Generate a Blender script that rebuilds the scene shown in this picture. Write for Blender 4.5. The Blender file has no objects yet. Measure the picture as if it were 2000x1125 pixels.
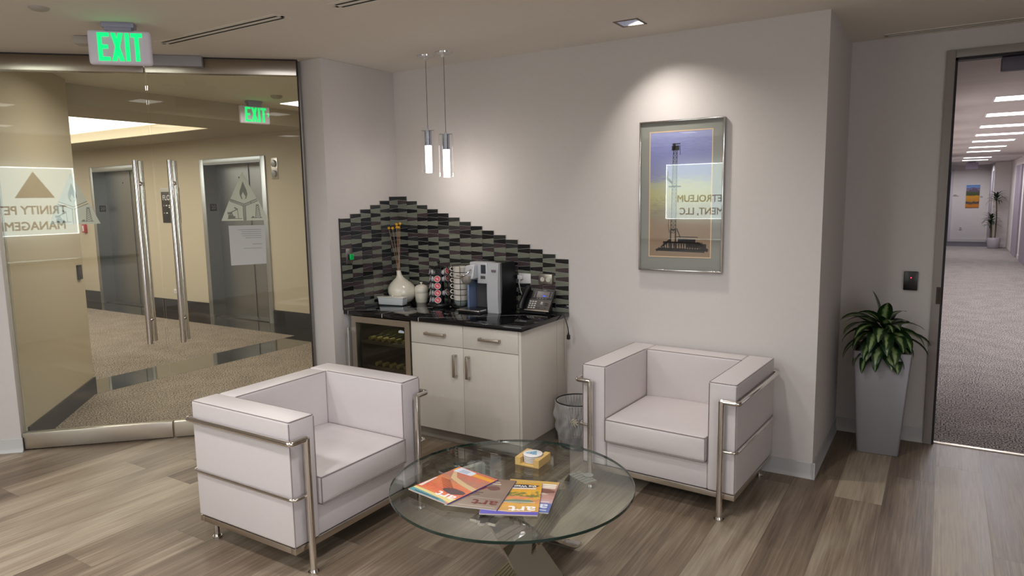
import bpy, bmesh, math, random
from mathutils import Vector, Matrix
R = math.radians
SC = bpy.context.scene
COL = SC.collection
random.seed(7)

# ------------------------------------------------------------------ camera
F_PX, YAW, PITCH, ROLL = 1345.37, 0.5599, -0.1294, -0.0166
cd = bpy.data.cameras.new('camera'); cam = bpy.data.objects.new('camera', cd); COL.objects.link(cam)
_f = Vector((-math.sin(YAW)*math.cos(PITCH), math.cos(YAW)*math.cos(PITCH), math.sin(PITCH)))
_r = Vector((math.cos(YAW), math.sin(YAW), 0)); _u = _r.cross(_f)
_rr = _r*math.cos(ROLL)+_u*math.sin(ROLL); _uu = -_r*math.sin(ROLL)+_u*math.cos(ROLL)
cam.matrix_world = Matrix(((_rr.x, _uu.x, -_f.x, 3.85), (_rr.y, _uu.y, -_f.y, -4.402), (_rr.z, _uu.z, -_f.z, 1.7415), (0, 0, 0, 1)))
cd.sensor_fit = 'HORIZONTAL'; cd.sensor_width = 36.0; cd.lens = 36.0*F_PX/2000; cd.clip_start = .05; cd.clip_end = 100
SC.camera = cam
# ------------------------------------------------------------------ world and exposure
w = bpy.data.worlds.new('world'); SC.world = w; w.use_nodes = True
w.node_tree.nodes['Background'].inputs[0].default_value = (.05, .05, .055, 1)
w.node_tree.nodes['Background'].inputs[1].default_value = .3
SC.view_settings.view_transform = 'Standard'; SC.view_settings.look = 'None'
SC.view_settings.exposure = -0.10; SC.view_settings.gamma = 1.0; SC.view_settings.use_curve_mapping = False
SC.cycles.max_bounces = 8; SC.cycles.transparent_max_bounces = 16; SC.cycles.sample_clamp_indirect = 4
SC.cycles.caustics_reflective = False; SC.cycles.caustics_refractive = False
H = 2.77      # ceiling height

def area_light(name, loc, size, power, color, rot=(0, 0, 0), spread=120, size_y=None):
    l = bpy.data.lights.new(name, 'AREA'); l.size = size; l.energy = power; l.color = color; l.spread = R(spread)
    if size_y: l.shape = 'RECTANGLE'; l.size_y = size_y
    o = bpy.data.objects.new(name, l); COL.objects.link(o); o.location = loc; o.rotation_euler = rot
    return o
WARM = (1.0, .94, .88); NEUT = (.985, .985, 1.0); COOL = (.93, .93, 1.0)
# (x, y, power, colour) of the square recessed downlights
ROOM_LIGHTS = [(.2, -3.6, 20, NEUT), (1.7, -3.5, 20, NEUT), (-.6, -4.9, 28, NEUT), (1.6, -5.6, 40, NEUT), (3.6, -5.6, 28, NEUT), (.2, -7.0, 36, NEUT), (5.2, -4.4, 5, NEUT), (2.6, -2.15, 20, NEUT)]
for i, (x, y, p, c) in enumerate(ROOM_LIGHTS):
    area_light('downlight_lamp', (x, y, H-.006), .2, p, c, spread=165)
area_light('downlight_lamp', (2.2, -.41, H+.03), .11, 5.5, WARM, rot=(R(12), R(-15), 0), spread=95)
# cool fill light from an added, unseen window in the right-hand wall
area_light('added_window_fill', (6.56, -5.5, 1.45), 3.2, 60, (.90, .93, 1.0), rot=(0, R(90), 0), spread=170, size_y=3.2)
bpy.data.objects['added_window_fill'].data.size = 1.9
# elevator lobby: lit cove and vestibule panels
area_light('cove_lamp', (-6.6, -.2, 2.825), 4.4, 74, (1.0, .96, .88), spread=175, size_y=2.6)
area_light('vestibule_lamp', (-1.9, .2, 2.84), .25, 30, (1.0, .94, .84), spread=165)
area_light('vestibule_lamp', (-1.5, -1.1, 2.84), .2, 18, (1.0, .94, .84), spread=165)
# added far-end fill, then the corridor troffers
area_light('corridor_lamp', (4.4, 22.6, 2.59), .55, 26, (.93, .93, 1.0), spread=170, size_y=.3)  # added lamp to brighten the far end wall, no fitting here
TROF_Y = [3.73, 5.37, 7.07, 8.73, 10.38, 12.35, 14.2, 17.5, 19.3]
for y in TROF_Y:
    area_light('corridor_lamp', (4.5, y, 2.59), .55, 20, COOL, spread=170, size_y=.3)

# ------------------------------------------------------------------ materials
def srgb(r, g, b):
    f = lambda c: (c/255)/12.92 if c/255 <= .04045 else ((c/255+.055)/1.055)**2.4
    return (f(r), f(g), f(b), 1)
MATS = {}
def mat(name, color=(.8, .8, .8, 1), rough=.5, metal=0, emit=0, ecol=None, noise=0, nscale=20, bump=0, stretch=(1, 1, 1), spec=None, coat=0, alpha=1):
    if name in MATS: return MATS[name]
    m = bpy.data.materials.new(name); m.use_nodes = True; nt = m.node_tree; b = nt.nodes['Principled BSDF']
    b.inputs['Base Color'].default_value = color; b.inputs['Roughness'].default_value = rough; b.inputs['Metallic'].default_value = metal
    if spec is not None: b.inputs['Specular IOR Level'].default_value = spec
    if coat: b.inputs['Coat Weight'].default_value = coat
    if alpha < 1: b.inputs['Alpha'].default_value = alpha
    if emit:
        b.inputs['Emission Color'].default_value = ecol or color; b.inputs['Emission Strength'].default_value = emit
    if noise or bump:
        tc = nt.nodes.new('ShaderNodeTexCoord'); mp = nt.nodes.new('ShaderNodeMapping'); nz = nt.nodes.new('ShaderNodeTexNoise')
        mp.inputs['Scale'].default_value = stretch; nz.inputs['Scale'].default_value = nscale; nz.inputs['Detail'].default_value = 6
        nt.links.new(tc.outputs['Object'], mp.inputs[0]); nt.links.new(mp.outputs[0], nz.inputs['Vector'])
        if noise:
            cr = nt.nodes.new('ShaderNodeMapRange'); cr.inputs[1].default_value = .3; cr.inputs[2].default_value = .7
            cr.inputs[3].default_value = 1-noise; cr.inputs[4].default_value = 1+noise
            mx = nt.nodes.new('ShaderNodeVectorMath'); mx.operation = 'SCALE'; mx.inputs[0].default_value = color[:3]
            nt.links.new(nz.outputs['Fac'], cr.inputs[0]); nt.links.new(cr.outputs[0], mx.inputs['Scale']); nt.links.new(mx.outputs[0], b.inputs['Base Color'])
        if bump:
            bp = nt.nodes.new('ShaderNodeBump'); bp.inputs['Strength'].default_value = bump; bp.inputs['Distance'].default_value = .002
            nt.links.new(nz.outputs['Fac'], bp.inputs['Height']); nt.links.new(bp.outputs[0], b.inputs['Normal'])
    MATS[name] = m; return m

def glass_mat(name, tint=(1, 1, 1, 1), boost=2.0, rough=0.0, milk=0.0, ior=1.5):
    """thin architectural pane: clear transmission plus Fresnel reflection from its two faces"""
    if name in MATS: return MATS[name]
    m = bpy.data.materials.new(name); m.use_nodes = True; nt = m.node_tree; nt.nodes.clear()
    o = nt.nodes.new('ShaderNodeOutputMaterial'); tr = nt.nodes.new('ShaderNodeBsdfTransparent'); gl = nt.nodes.new('ShaderNodeBsdfGlossy')
    fr = nt.nodes.new('ShaderNodeFresnel'); ml = nt.nodes.new('ShaderNodeMath'); mx = nt.nodes.new('ShaderNodeMixShader')
    tr.inputs[0].default_value = tint; gl.inputs['Roughness'].default_value = rough; fr.inputs['IOR'].default_value = ior
    gl.inputs['Color'].default_value = (1, 1, 1, 1)
    geo = nt.nodes.new('ShaderNodeNewGeometry')   # same index seen from either side of the pane
    iv = nt.nodes.new('ShaderNodeMapRange'); iv.inputs[3].default_value = ior; iv.inputs[4].default_value = 1/ior
    nt.links.new(geo.outputs['Backfacing'], iv.inputs[0]); nt.links.new(iv.outputs[0], fr.inputs['IOR'])
    ml.operation = 'MULTIPLY'; ml.inputs[1].default_value = boost; ml.use_clamp = True
    nt.links.new(fr.outputs[0], ml.inputs[0]); nt.links.new(ml.outputs[0], mx.inputs[0])
    nt.links.new(tr.outputs[0], mx.inputs[1]); nt.links.new(gl.outputs[0], mx.inputs[2])
    last = mx
    if milk:
        df = nt.nodes.new('ShaderNodeBsdfDiffuse'); df.inputs[0].default_value = (.8, .8, .8, 1)
        m2 = nt.nodes.new('ShaderNodeMixShader'); m2.inputs[0].default_value = milk
        nt.links.new(mx.outputs[0], m2.inputs[1]); nt.links.new(df.outputs[0], m2.inputs[2]); last = m2
    nt.links.new(last.outputs[0], o.inputs[0])
    MATS[name] = m; return m

def floor_mat():
    m = bpy.data.materials.new('plank_floor'); m.use_nodes = True; nt = m.node_tree; b = nt.nodes['Principled BSDF']; N = nt.nodes.new; L = nt.links.new
    tc = N('ShaderNodeTexCoord'); sp = N('ShaderNodeSeparateXYZ'); L(tc.outputs['Object'], sp.inputs[0])
    def M(op, a, c=None, v=None):
        n = N('ShaderNodeMath'); n.operation = op
        for i, q in enumerate((a, c, v)):
            if q is None: continue
            if isinstance(q, (int, float)): n.inputs[i].default_value = q
            else: L(q, n.inputs[i])
        return n.outputs[0]
    PW, PL = .247, 1.52
    xr = M('DIVIDE', M('ADD', sp.outputs[0], 20-.175), PW); row = M('FLOOR', xr); fx = M('FRACT', xr)
    wn = N('ShaderNodeTexWhiteNoise'); wn.noise_dimensions = '1D'; L(row, wn.inputs['W'])
    yy = M('ADD', M('DIVIDE', M('ADD', sp.outputs[1], 20), PL), M('MULTIPLY', wn.outputs['Value'], 7.3)); seg = M('FLOOR', yy); fy = M('FRACT', yy)
    pid = M('ADD', M('MULTIPLY', row, 13.7), M('MULTIPLY', seg, 3.31))
    w2 = N('ShaderNodeTexWhiteNoise'); w2.noise_dimensions = '1D'; L(pid, w2.inputs['W'])
    cb = N('ShaderNodeCombineXYZ'); L(M('MULTIPLY', sp.outputs[0], 9), cb.inputs[0]); L(M('MULTIPLY', sp.outputs[1], .9), cb.inputs[1]); L(M('MULTIPLY', w2.outputs['Value'], 40), cb.inputs[2])
    n1 = N('ShaderNodeTexNoise'); n1.inputs['Scale'].default_value = 1.0; n1.inputs['Detail'].default_value = 5; n1.inputs['Distortion'].default_value = .6; L(cb.outputs[0], n1.inputs['Vector'])
    cb2 = N('ShaderNodeCombineXYZ'); L(M('MULTIPLY', sp.outputs[0], 110), cb2.inputs[0]); L(M('MULTIPLY', sp.outputs[1], 3.0), cb2.inputs[1]); L(M('MULTIPLY', w2.outputs['Value'], 40), cb2.inputs[2])
    n2 = N('ShaderNodeTexNoise'); n2.inputs['Scale'].default_value = 1.0; n2.inputs['Detail'].default_value = 4; L(cb2.outputs[0], n2.inputs['Vector'])
    wv = N('ShaderNodeTexWave'); wv.wave_type = 'BANDS'; wv.bands_direction = 'X'; wv.inputs['Scale'].default_value = 2.2; wv.inputs['Distortion'].default_value = 5.5; wv.inputs['Detail'].default_value = 1.5; wv.inputs['Detail Scale'].default_value = .6
    cb3 = N('ShaderNodeCombineXYZ'); L(M('MULTIPLY', sp.outputs[0], 4.5), cb3.inputs[0]); L(M('MULTIPLY', sp.outputs[1], .55), cb3.inputs[1]); L(M('MULTIPLY', w2.outputs['Value'], 40), cb3.inputs[2]); L(cb3.outputs[0], wv.inputs['Vector'])
    t = M('ADD', M('ADD', M('MULTIPLY', w2.outputs['Value'], .33), M('MULTIPLY', n1.outputs['Fac'], .70)), M('ADD', M('MULTIPLY', n2.outputs['Fac'], .42), M('MULTIPLY', wv.outputs['Fac'], .03)))
    cr = N('ShaderNodeValToRGB'); e = cr.color_ramp; e.elements[0].position = .40; e.elements[0].color = srgb(76, 62, 51); e.elements[1].position = .98; e.elements[1].color = srgb(170, 156, 136)
    k = e.elements.new(.69); k.color = srgb(124, 107, 90); L(t, cr.inputs[0])
    gap = M('MAXIMUM', M('LESS_THAN', fx, .010), M('LESS_THAN', fy, .0018))
    mx = N('ShaderNodeMix'); mx.data_type = 'RGBA'; L(M('MULTIPLY', gap, .5), mx.inputs[0]); L(cr.outputs[0], mx.inputs[6]); mx.inputs[7].default_value = srgb(60, 50, 44); L(mx.outputs[2], b.inputs['Base Color'])
    b.inputs['Roughness'].default_value = .42
    rr = N('ShaderNodeMapRange'); rr.inputs[3].default_value = .34; rr.inputs[4].default_value = .55; L(n1.outputs['Fac'], rr.inputs[0]); L(rr.outputs[0], b.inputs['Roughness'])
    bp = N('ShaderNodeBump'); bp.inputs['Strength'].default_value = .5; bp.inputs['Distance'].default_value = .0014; L(M('SUBTRACT', n2.outputs['Fac'], M('MULTIPLY', gap, 2)), bp.inputs['Height']); L(bp.outputs[0], b.inputs['Normal'])
    return m

def carpet_mat(name, c1, c2, sx, sy, fine=160):
    m = bpy.data.materials.new(name); m.use_nodes = True; nt = m.node_tree; b = nt.nodes['Principled BSDF']; N = nt.nodes.new; L = nt.links.new
    tc = N('ShaderNodeTexCoord'); mp = N('ShaderNodeMapping'); mp.inputs['Scale'].default_value = (sx, sy, 1); L(tc.outputs['Object'], mp.inputs[0])
    n1 = N('ShaderNodeTexNoise'); n1.inputs['Scale'].default_value = fine; n1.inputs['Detail'].default_value = 2; L(mp.outputs[0], n1.inputs['Vector'])
    n2 = N('ShaderNodeTexNoise'); n2.inputs['Scale'].default_value = 4; n2.inputs['Detail'].default_value = 2; L(tc.outputs['Object'], n2.inputs['Vector'])
    ad = N('ShaderNodeMath'); ad.operation = 'MULTIPLY_ADD'; ad.inputs[1].default_value = .10; L(n2.outputs['Fac'], ad.inputs[0]); L(n1.outputs['Fac'], ad.inputs[2])
    cr = N('ShaderNodeValToRGB'); cr.color_ramp.elements[0].position = .42; cr.color_ramp.elements[0].color = c1; cr.color_ramp.elements[1].position = .68; cr.color_ramp.elements[1].color = c2
    L(ad.outputs[0], cr.inputs[0]); L(cr.outputs[0], b.inputs['Base Color']); b.inputs['Roughness'].default_value = .95; b.inputs['Specular IOR Level'].default_value = .1
    bp = N('ShaderNodeBump'); bp.inputs['Strength'].default_value = .6; bp.inputs['Distance'].default_value = .003; L(n1.outputs['Fac'], bp.inputs['Height']); L(bp.outputs[0], b.inputs['Normal'])
    return m

def ramp_mat(name, axis, stops, rough=.5, noise_amt=.1, nscale=8, stretch=(1, 1, 1), coat=0, distort=0, hard=False):
    """printed colour field: a colour ramp along one object axis (0..1 in metres given by stops) broken up by noise"""
    m = bpy.data.materials.new(name); m.use_nodes = True; nt = m.node_tree; b = nt.nodes['Principled BSDF']; N = nt.nodes.new; L = nt.links.new
    tc = N('ShaderNodeTexCoord'); sp = N('ShaderNodeSeparateXYZ'); L(tc.outputs['Object'], sp.inputs[0])
    mp = N('ShaderNodeMapping'); mp.inputs['Scale'].default_value = stretch; L(tc.outputs['Object'], mp.inputs[0])
    nz = N('ShaderNodeTexNoise'); nz.inputs['Scale'].default_value = nscale; nz.inputs['Detail'].default_value = 4; nz.inputs['Distortion'].default_value = distort; L(mp.outputs[0], nz.inputs['Vector'])
    lo, hi = stops[0][0], stops[-1][0]
    mr = N('ShaderNodeMapRange'); mr.inputs[1].default_value = lo; mr.inputs[2].default_value = hi; L(sp.outputs[axis], mr.inputs[0])
    ma = N('ShaderNodeMath'); ma.operation = 'MULTIPLY_ADD'; ma.inputs[1].default_value = noise_amt; L(nz.outputs['Fac'], ma.inputs[0])
    ms = N('ShaderNodeMath'); ms.operation = 'SUBTRACT'; ms.inputs[1].default_value = noise_amt*.5; L(mr.outputs[0], ms.inputs[0]); L(ms.outputs[0], ma.inputs[2])
    cr = N('ShaderNodeValToRGB'); el = cr.color_ramp.elements
    if hard: cr.color_ramp.interpolation = 'CONSTANT'
    for i, (p, c) in enumerate(stops):
        q = (p-lo)/(hi-lo); c = srgb(*c)
        if i == 0: el[0].position = q; el[0].color = c
        elif i == len(stops)-1: el[-1].position = q; el[-1].color = c
        else: k = el.new(q); k.color = c
    L(ma.outputs[0], cr.inputs[0]); L(cr.outputs[0], b.inputs['Base Color']); b.inputs['Roughness'].default_value = rough
    if coat: b.inputs['Coat Weight'].default_value = coat; b.inputs['Coat Roughness'].default_value = .12
    MATS[name] = m; return m

WALL = mat('wall_paint', srgb(206, 200, 196), .75, noise=.012, nscale=30, bump=.12)
CEIL = mat('ceiling_paint', srgb(226, 219, 208), .85, noise=.01, nscale=20)
BASE = mat('baseboard_vinyl', srgb(188, 187, 185), .45)
BEIGE = mat('beige_wallcovering', srgb(190, 177, 152), .75, noise=.02, nscale=60, bump=.1)
LCEIL = mat('lobby_ceiling_paint', srgb(222, 217, 202), .8)
FASC = mat('lobby_soffit_paint', srgb(186, 176, 154), .8)
CREAM = mat('cove_cream_paint', srgb(222, 208, 178), .8)
GRAN = mat('polished_black_granite', srgb(22, 23, 23), .04, noise=.3, nscale=90, coat=.6)
DKBASE = mat('dark_slate_base', srgb(34, 34, 38), .3)
CHROME = mat('chrome', (.82, .82, .83, 1), .06, 1)
STEEL = mat('brushed_steel', (.60, .55, .48, 1), .30, 1, noise=.06, nscale=30, stretch=(1, 1, 60))
TUBE = mat('polished_steel_tube', (.70, .66, .62, 1), .14, 1)
NICKEL = mat('satin_nickel', (.55, .48, .41, 1), .36, 1)
ELEV = mat('elevator_steel', (.36, .37, .37, 1), .36, 1, noise=.05, nscale=20, stretch=(40, 1, 1))
ELFR = mat('elevator_frame_steel', (.52, .55, .56, 1), .4, 1)
LEATH = mat('white_leather', srgb(208, 200, 199), .42, noise=.01, nscale=40, bump=.15)
PIPE = mat('piping_seam_shade', srgb(138, 124, 122), .5)  # piping darkened to carry the shadow along the seams
BLACK = mat('black_plastic', srgb(16, 16, 18), .38)
BLACKM = mat('matt_black', srgb(12, 12, 13), .7)
WHITEP = mat('white_plastic', srgb(222, 220, 220), .4)
SILVER = mat('silver_plastic', srgb(204, 206, 210), .32, .2)
GLASS = glass_mat('clear_pane', (.95, .96, .935, 1), 1.0)
TOPG = glass_mat('table_glass', (.93, .965, .95, 1), 1.0)
PICG = glass_mat('picture_glass', (.985, .985, .985, 1), 1.0)
GRNEDGE = mat('glass_edge_green', srgb(6, 40, 34), .08, coat=.5)
CAB = mat('whitewashed_cabinet', srgb(205, 197, 186), .45, noise=.03, nscale=14, stretch=(14, 14, .5))
CERAM = mat('glazed_ceramic', srgb(226, 219, 203), .16, noise=.03, nscale=8, coat=.6)
CERAMW = mat('white_glaze', srgb(232, 226, 216), .18, coat=.5)

# ------------------------------------------------------------------ mesh helpers
def newbm(): return bmesh.new()
def box(bm, x0, x1, y0, y1, z0, z1, bev=0, seg=2, mi=0, M=None):
    r = bmesh.ops.create_cube(bm, size=1); vs = r['verts']
    for v in vs: v.co = Vector(((x0+x1)/2+v.co.x*(x1-x0), (y0+y1)/2+v.co.y*(y1-y0), (z0+z1)/2+v.co.z*(z1-z0)))
    if bev:
        es = list({e for v in vs for e in v.link_edges})
        g = bmesh.ops.bevel(bm, geom=es, offset=bev, segments=seg, affect='EDGES', profile=.5)
        vs = list({v for f in g['faces'] for v in f.verts} | {v for v in vs if v.is_valid})
    fs = {f for v in vs for f in v.link_faces}
    for f in fs: f.material_index = mi
    if M is not None:
        for v in vs: v.co = M @ v.co
    return vs
def ring(c, ax, r, n, ph=0):
    ax = ax.normalized(); a = ax.orthogonal().normalized() if abs(ax.z) < .99 else Vector((1, 0, 0)); b = ax.cross(a)
    return [c+a*math.cos(ph+2*math.pi*i/n)*r+b*math.sin(ph+2*math.pi*i/n)*r for i in range(n)]
def cyl(bm, p0, p1, r0, r1=None, n=20, mi=0, caps=True):
    p0 = Vector(p0); p1 = Vector(p1); r1 = r0 if r1 is None else r1; ax = p1-p0
    A = [bm.verts.new(c) for c in ring(p0, ax, r0, n)]; B = [bm.verts.new(c) for c in ring(p1, ax, r1, n)]
    fs = [bm.faces.new((A[i], A[(i+1) % n], B[(i+1) % n], B[i])) for i in range(n)]
    if caps: fs += [bm.faces.new(A[::-1]), bm.faces.new(B)]
    for f in fs: f.material_index = mi
def tube(bm, pts, r, n=10, mi=0, closed=False):
    pts = [Vector(p) for p in pts]; m = len(pts); rings = []; up = None
    for i, p in enumerate(pts):
        if closed: t = (pts[(i+1) % m]-pts[i-1]).normalized()
        else: t = ((pts[min(i+1, m-1)]-p).normalized()+(p-pts[max(i-1, 0)]).normalized())
        t = t.normalized() if t.length > 1e-9 else (pts[i]-pts[i-1]).normalized()
        if up is None: up = t.orthogonal().normalized()
        up = (up-t*up.dot(t)).normalized(); s = t.cross(up); rad = r[i] if isinstance(r, (list, tuple)) else r
        rings.append([bm.verts.new(p+up*math.cos(2*math.pi*k/n)*rad+s*math.sin(2*math.pi*k/n)*rad) for k in range(n)])
    for i in range(m if closed else m-1):
        A, B = rings[i], rings[(i+1) % m]
        for k in range(n): bm.faces.new((A[k], A[(k+1) % n], B[(k+1) % n], B[k])).material_index = mi
    if not closed: bm.faces.new(rings[0][::-1]).material_index = mi; bm.faces.new(rings[-1]).material_index = mi
def fillet(pts, rad, k=5):
    """round the inner corners of a polyline"""
    pts = [Vector(p) for p in pts]; out = [pts[0]]
    for i in range(1, len(pts)-1):
        a = (pts[i-1]-pts[i]); b = (pts[i+1]-pts[i]); q = min(rad, a.length*.45, b.length*.45)
        A = pts[i]+a.normalized()*q; B = pts[i]+b.normalized()*q
        for j in range(k+1):
            t = j/k; out.append(A*(1-t)**2+pts[i]*2*t*(1-t)+B*t*t)
    out.append(pts[-1]); return out
def lathe(bm, prof, c=(0, 0, 0), n=32, mi=0, M=None):
    c = Vector(c); rs = []
    for r, z in prof:
        if r < 1e-5: rs.append([bm.verts.new(c+Vector((0, 0, z)))])
        else: rs.append([bm.verts.new(c+Vector((r*math.cos(2*math.pi*i/n), r*math.sin(2*math.pi*i/n), z))) for i in range(n)])
    for A, B in zip(rs, rs[1:]):
        for i in range(n):
            a = A[i % len(A)], A[(i+1) % len(A)]; b = B[(i+1) % len(B)], B[i % len(B)]
            q = []
            for v in (*a, *b):
                if v not in q: q.append(v)
            if len(q) > 2: bm.faces.new(q).material_index = mi
    if M is not None:
        for r_ in rs:
            for v in r_: v.co = M @ v.co
def prism(bm, poly, mp, d, mi=0):
    """poly in (u, v); mp(u, v, w) -> point; extruded from w=0 to w=d"""
    A = [bm.verts.new(mp(u, v, 0)) for u, v in poly]; B = [bm.verts.new(mp(u, v, d)) for u, v in poly]; n = len(poly)
    bm.faces.new(A[::-1]).material_index = mi; bm.faces.new(B).material_index = mi
    for i in range(n): bm.faces.new((A[i], A[(i+1) % n], B[(i+1) % n], B[i])).material_index = mi
def obj(name, bm, mats, parent=None, smooth=38, normals=True):
    if normals: bmesh.ops.recalc_face_normals(bm, faces=bm.faces[:])
    me = bpy.data.meshes.new(name); bm.to_mesh(me); bm.free()
    for m in (mats if isinstance(mats, (list, tuple)) else [mats]): me.materials.append(m)
    if smooth:
        me.polygons.foreach_set('use_smooth', [True]*len(me.polygons)); me.set_sharp_from_angle(angle=R(smooth))
    o = bpy.data.objects.new(name, me); COL.objects.link(o)
    if parent: o.parent = parent
    return o
def one(name, mats, parent, fn, smooth=38, normals=True):
    bm = newbm(); fn(bm); return obj(name, bm, mats, parent, smooth, normals)
def tag(o, label, cat, group=None, kind=None):
    o['label'] = label; o['category'] = cat
    if group: o['group'] = group
    if kind: o['kind'] = kind
    return o
def thing(name, label, cat, loc=(0, 0, 0), rz=0, group=None):
    o = bpy.data.objects.new(name, None); o.empty_display_size = .1; COL.objects.link(o); o.location = loc; o.rotation_euler = (0, 0, rz)
    return tag(o, label, cat, group)
def struct(name, bm, m, parent=None, smooth=38):
    o = obj(name, bm, m, parent, smooth); o['kind'] = 'structure'; return o
def sbox(name, m, *a, parent=None, **k):
    bm = newbm(); box(bm, *a, **k); return struct(name, bm, m, parent)
def copy_tree(o, parent=None, mats=None):
    c = o.copy(); COL.objects.link(c)
    if parent: c.parent = parent
    for ch in list(o.children): copy_tree(ch, c)
    return c
def text_bm(txt, size, mp, depth=.0008, align='CENTER', bold=0.0, extend=1.0):
    """letters as thin solids; mp(u, v, w) places the page plane in space"""
    cu = bpy.data.curves.new('t', 'FONT'); cu.body = txt; cu.size = size; cu.align_x = align; cu.offset = bold; cu.extrude = depth/2; cu.resolution_u = 3
    o = bpy.data.objects.new('t', cu); COL.objects.link(o); dg = bpy.context.evaluated_depsgraph_get(); me = bpy.data.meshes.new_from_object(o.evaluated_get(dg))
    bm = newbm(); bm.from_mesh(me)
    for v in bm.verts: v.co = mp(v.co.x*extend, v.co.y, v.co.z+depth/2)
    bpy.data.objects.remove(o); bpy.data.meshes.remove(me); bpy.data.curves.remove(cu)
    return bm
def plane_map(o, u, v):
    o, u, v = Vector(o), Vector(u).normalized(), Vector(v).normalized(); w_ = u.cross(v)
    return lambda a, b, c: o+u*a+v*b+w_*c

# door plane (45 degree glass entrance)
DD = Vector((.714, .700, 0)).normalized(); DN = Vector((DD.y, -DD.x, 0))    # along the doors, and towards the room
D0 = Vector((-.968, -1.520, 0))                                              # meeting line of the two doors
def dp(t, z, w_=0.0): return D0+DD*t+DN*w_+Vector((0, 0, z))
def dbox(bm, t0, t1, w0, w1, z0, z1, bev=0, mi=0):
    M = Matrix.Translation(D0) @ Matrix((( DD.x, DN.x, 0, 0), (DD.y, DN.y, 0, 0), (0, 0, 1, 0), (0, 0, 0, 1)))
    return box(bm, t0, t1, w0, w1, z0, z1, bev=bev, mi=mi, M=M)

# ================================================================== THE SETTING
XA = -.02        # side wall plane; YB = 0 is the back wall plane
EX, YD = 3.246, 1.049
def quad(bm, pts, mi=0): bm.faces.new([bm.verts.new(p) for p in pts]).material_index = mi
def slab(bm, poly, z0, z1, mi=0): prism(bm, poly, lambda u, v, w_: Vector((u, v, z0+w_)), z1-z0, mi)

# floor: room polygon (planks)
bm = newbm(); A_ = dp(1.04, 0); B_ = dp(-5.2, 0)
slab(bm, [(A_.x, A_.y), (B_.x, B_.y), (B_.x, -8.0), (6.6, -8.0), (6.6, YD+.03), (EX-.1, YD+.03), (EX-.1, .05), (XA-.1, .05), (XA-.1, -.80)], -.06, 0)
struct('floor', bm, floor_mat())
bm = newbm(); C1 = dp(1.10, 0); C2 = dp(-1.2, 0)
CARP1 = carpet_mat('lobby_carpet', srgb(58, 50, 44), srgb(172, 158, 142), 1, 2.2, 55)
slab(bm, [(-12, -3.5), (-12, 1.62), (-3.30, 1.62), (-3.30, -3.5)], -.05, .0)
slab(bm, [(-2.76, -3.5), (-2.76, 2.2), (-.15, 2.2), (-.15, -.80), (dp(1.03, 0).x, dp(1.03, 0).y), (dp(-1.02, 0).x, dp(-1.02, 0).y), (dp(-2.2, 0).x, dp(-2.2, 0).y)], -.05, .0)
struct('floor_lobby', bm, CARP1)
bm = newbm(); slab(bm, [(-3.30, -3.5), (-2.76, -3.5), (-2.76, 2.2), (-3.30, 2.2)], -.05, .001); slab(bm, [(-12, 1.62), (-3.30, 1.62), (-3.30, 2.5), (-12, 2.5)], -.05, .001)
struct('floor_granite_border', bm, GRAN)
bm = newbm(); slab(bm, [(3.7, YD+.05), (5.6, YD+.05), (5.6, 21.6), (3.7, 21.6)], -.05, 0)
struct('floor_corridor', bm, carpet_mat('corridor_carpet', srgb(52, 48, 46), srgb(190, 182, 176), 1.6, 1, 60))
bm = newbm(); slab(bm, [(3.0, 21.6), (5.6, 21.6), (5.6, 24.1), (3.0, 24.1)], -.05, .0)
struct('floor_cross_corridor', bm, mat('dark_carpet', srgb(86, 80, 86), .95))
sbox('trim_1', mat('threshold_metal', srgb(206, 196, 180), .35, .6), 3.80, 6.5, YD+.015, YD+.05, -.02, .006)

# ceilings
bm = newbm(); slab(bm, [(A_.x, A_.y), (B_.x, B_.y), (B_.x, -8.0), (6.6, -8.0), (6.6, YD+.05), (EX-.1, YD+.05), (EX-.1, .1), (XA-.2, .1), (XA-.2, -.80)], H, H+.12)
ceiling = struct('ceiling', bm, CEIL)
def cut_box(target, x0, x1, y0, y1, z0, z1):
    bm = newbm(); box(bm, x0, x1, y0, y1, z0, z1); me = bpy.data.meshes.new('c'); bm.to_mesh(me); bm.free()
    c = bpy.data.objects.new('c', me); COL.objects.link(c)
    md = target.modifiers.new('b', 'BOOLEAN'); md.operation = 'DIFFERENCE'; md.object = c; md.solver = 'EXACT'
    dg = bpy.context.evaluated_depsgraph_get(); me2 = bpy.data.meshes.new_from_object(target.evaluated_get(dg)); target.modifiers.clear(); target.data = me2
    bpy.data.objects.remove(c)
cut_box(ceiling, 2.12, 2.27, -.46, -.31, H-.1, H+.07)
bm = newbm(); slab(bm, [(-3.0, -3.6), (-3.0, 2.4), (.0, 2.4), (-.15, -.72), (dp(1.0, 0).x, dp(1.0, 0).y+.02), (dp(-2.3, 0, 0).x, dp(-2.3, 0).y)], 2.85, 2.95)
struct('ceiling_vestibule', bm, LCEIL)
bm = newbm()
slab(bm, [(-12, 1.27), (-3.06, 1.27), (-3.06, 2.5), (-12, 2.5)], 2.70, 3.12); slab(bm, [(-4.26, -3.6), (-3.06, -3.6), (-3.06, 1.27), (-4.26, 1.27)], 2.70, 3.12)
slab(bm, [(-12, -3.6), (-4.26, -3.6), (-4.26, -1.8), (-12, -1.8)], 2.70, 3.12)
struct('ceiling_soffit', bm, FASC)
sbox('trim_2', FASC, -3.06, -3.0, -3.6, 2.4, 2.66, 2.95)
bm = newbm(); box(bm, -12, -4.27, 1.255, 1.27, 2.705, 2.85); box(bm, -4.275, -4.26, -1.8, 1.26, 2.705, 2.85)
struct('trim_3', bm, CREAM)
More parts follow.
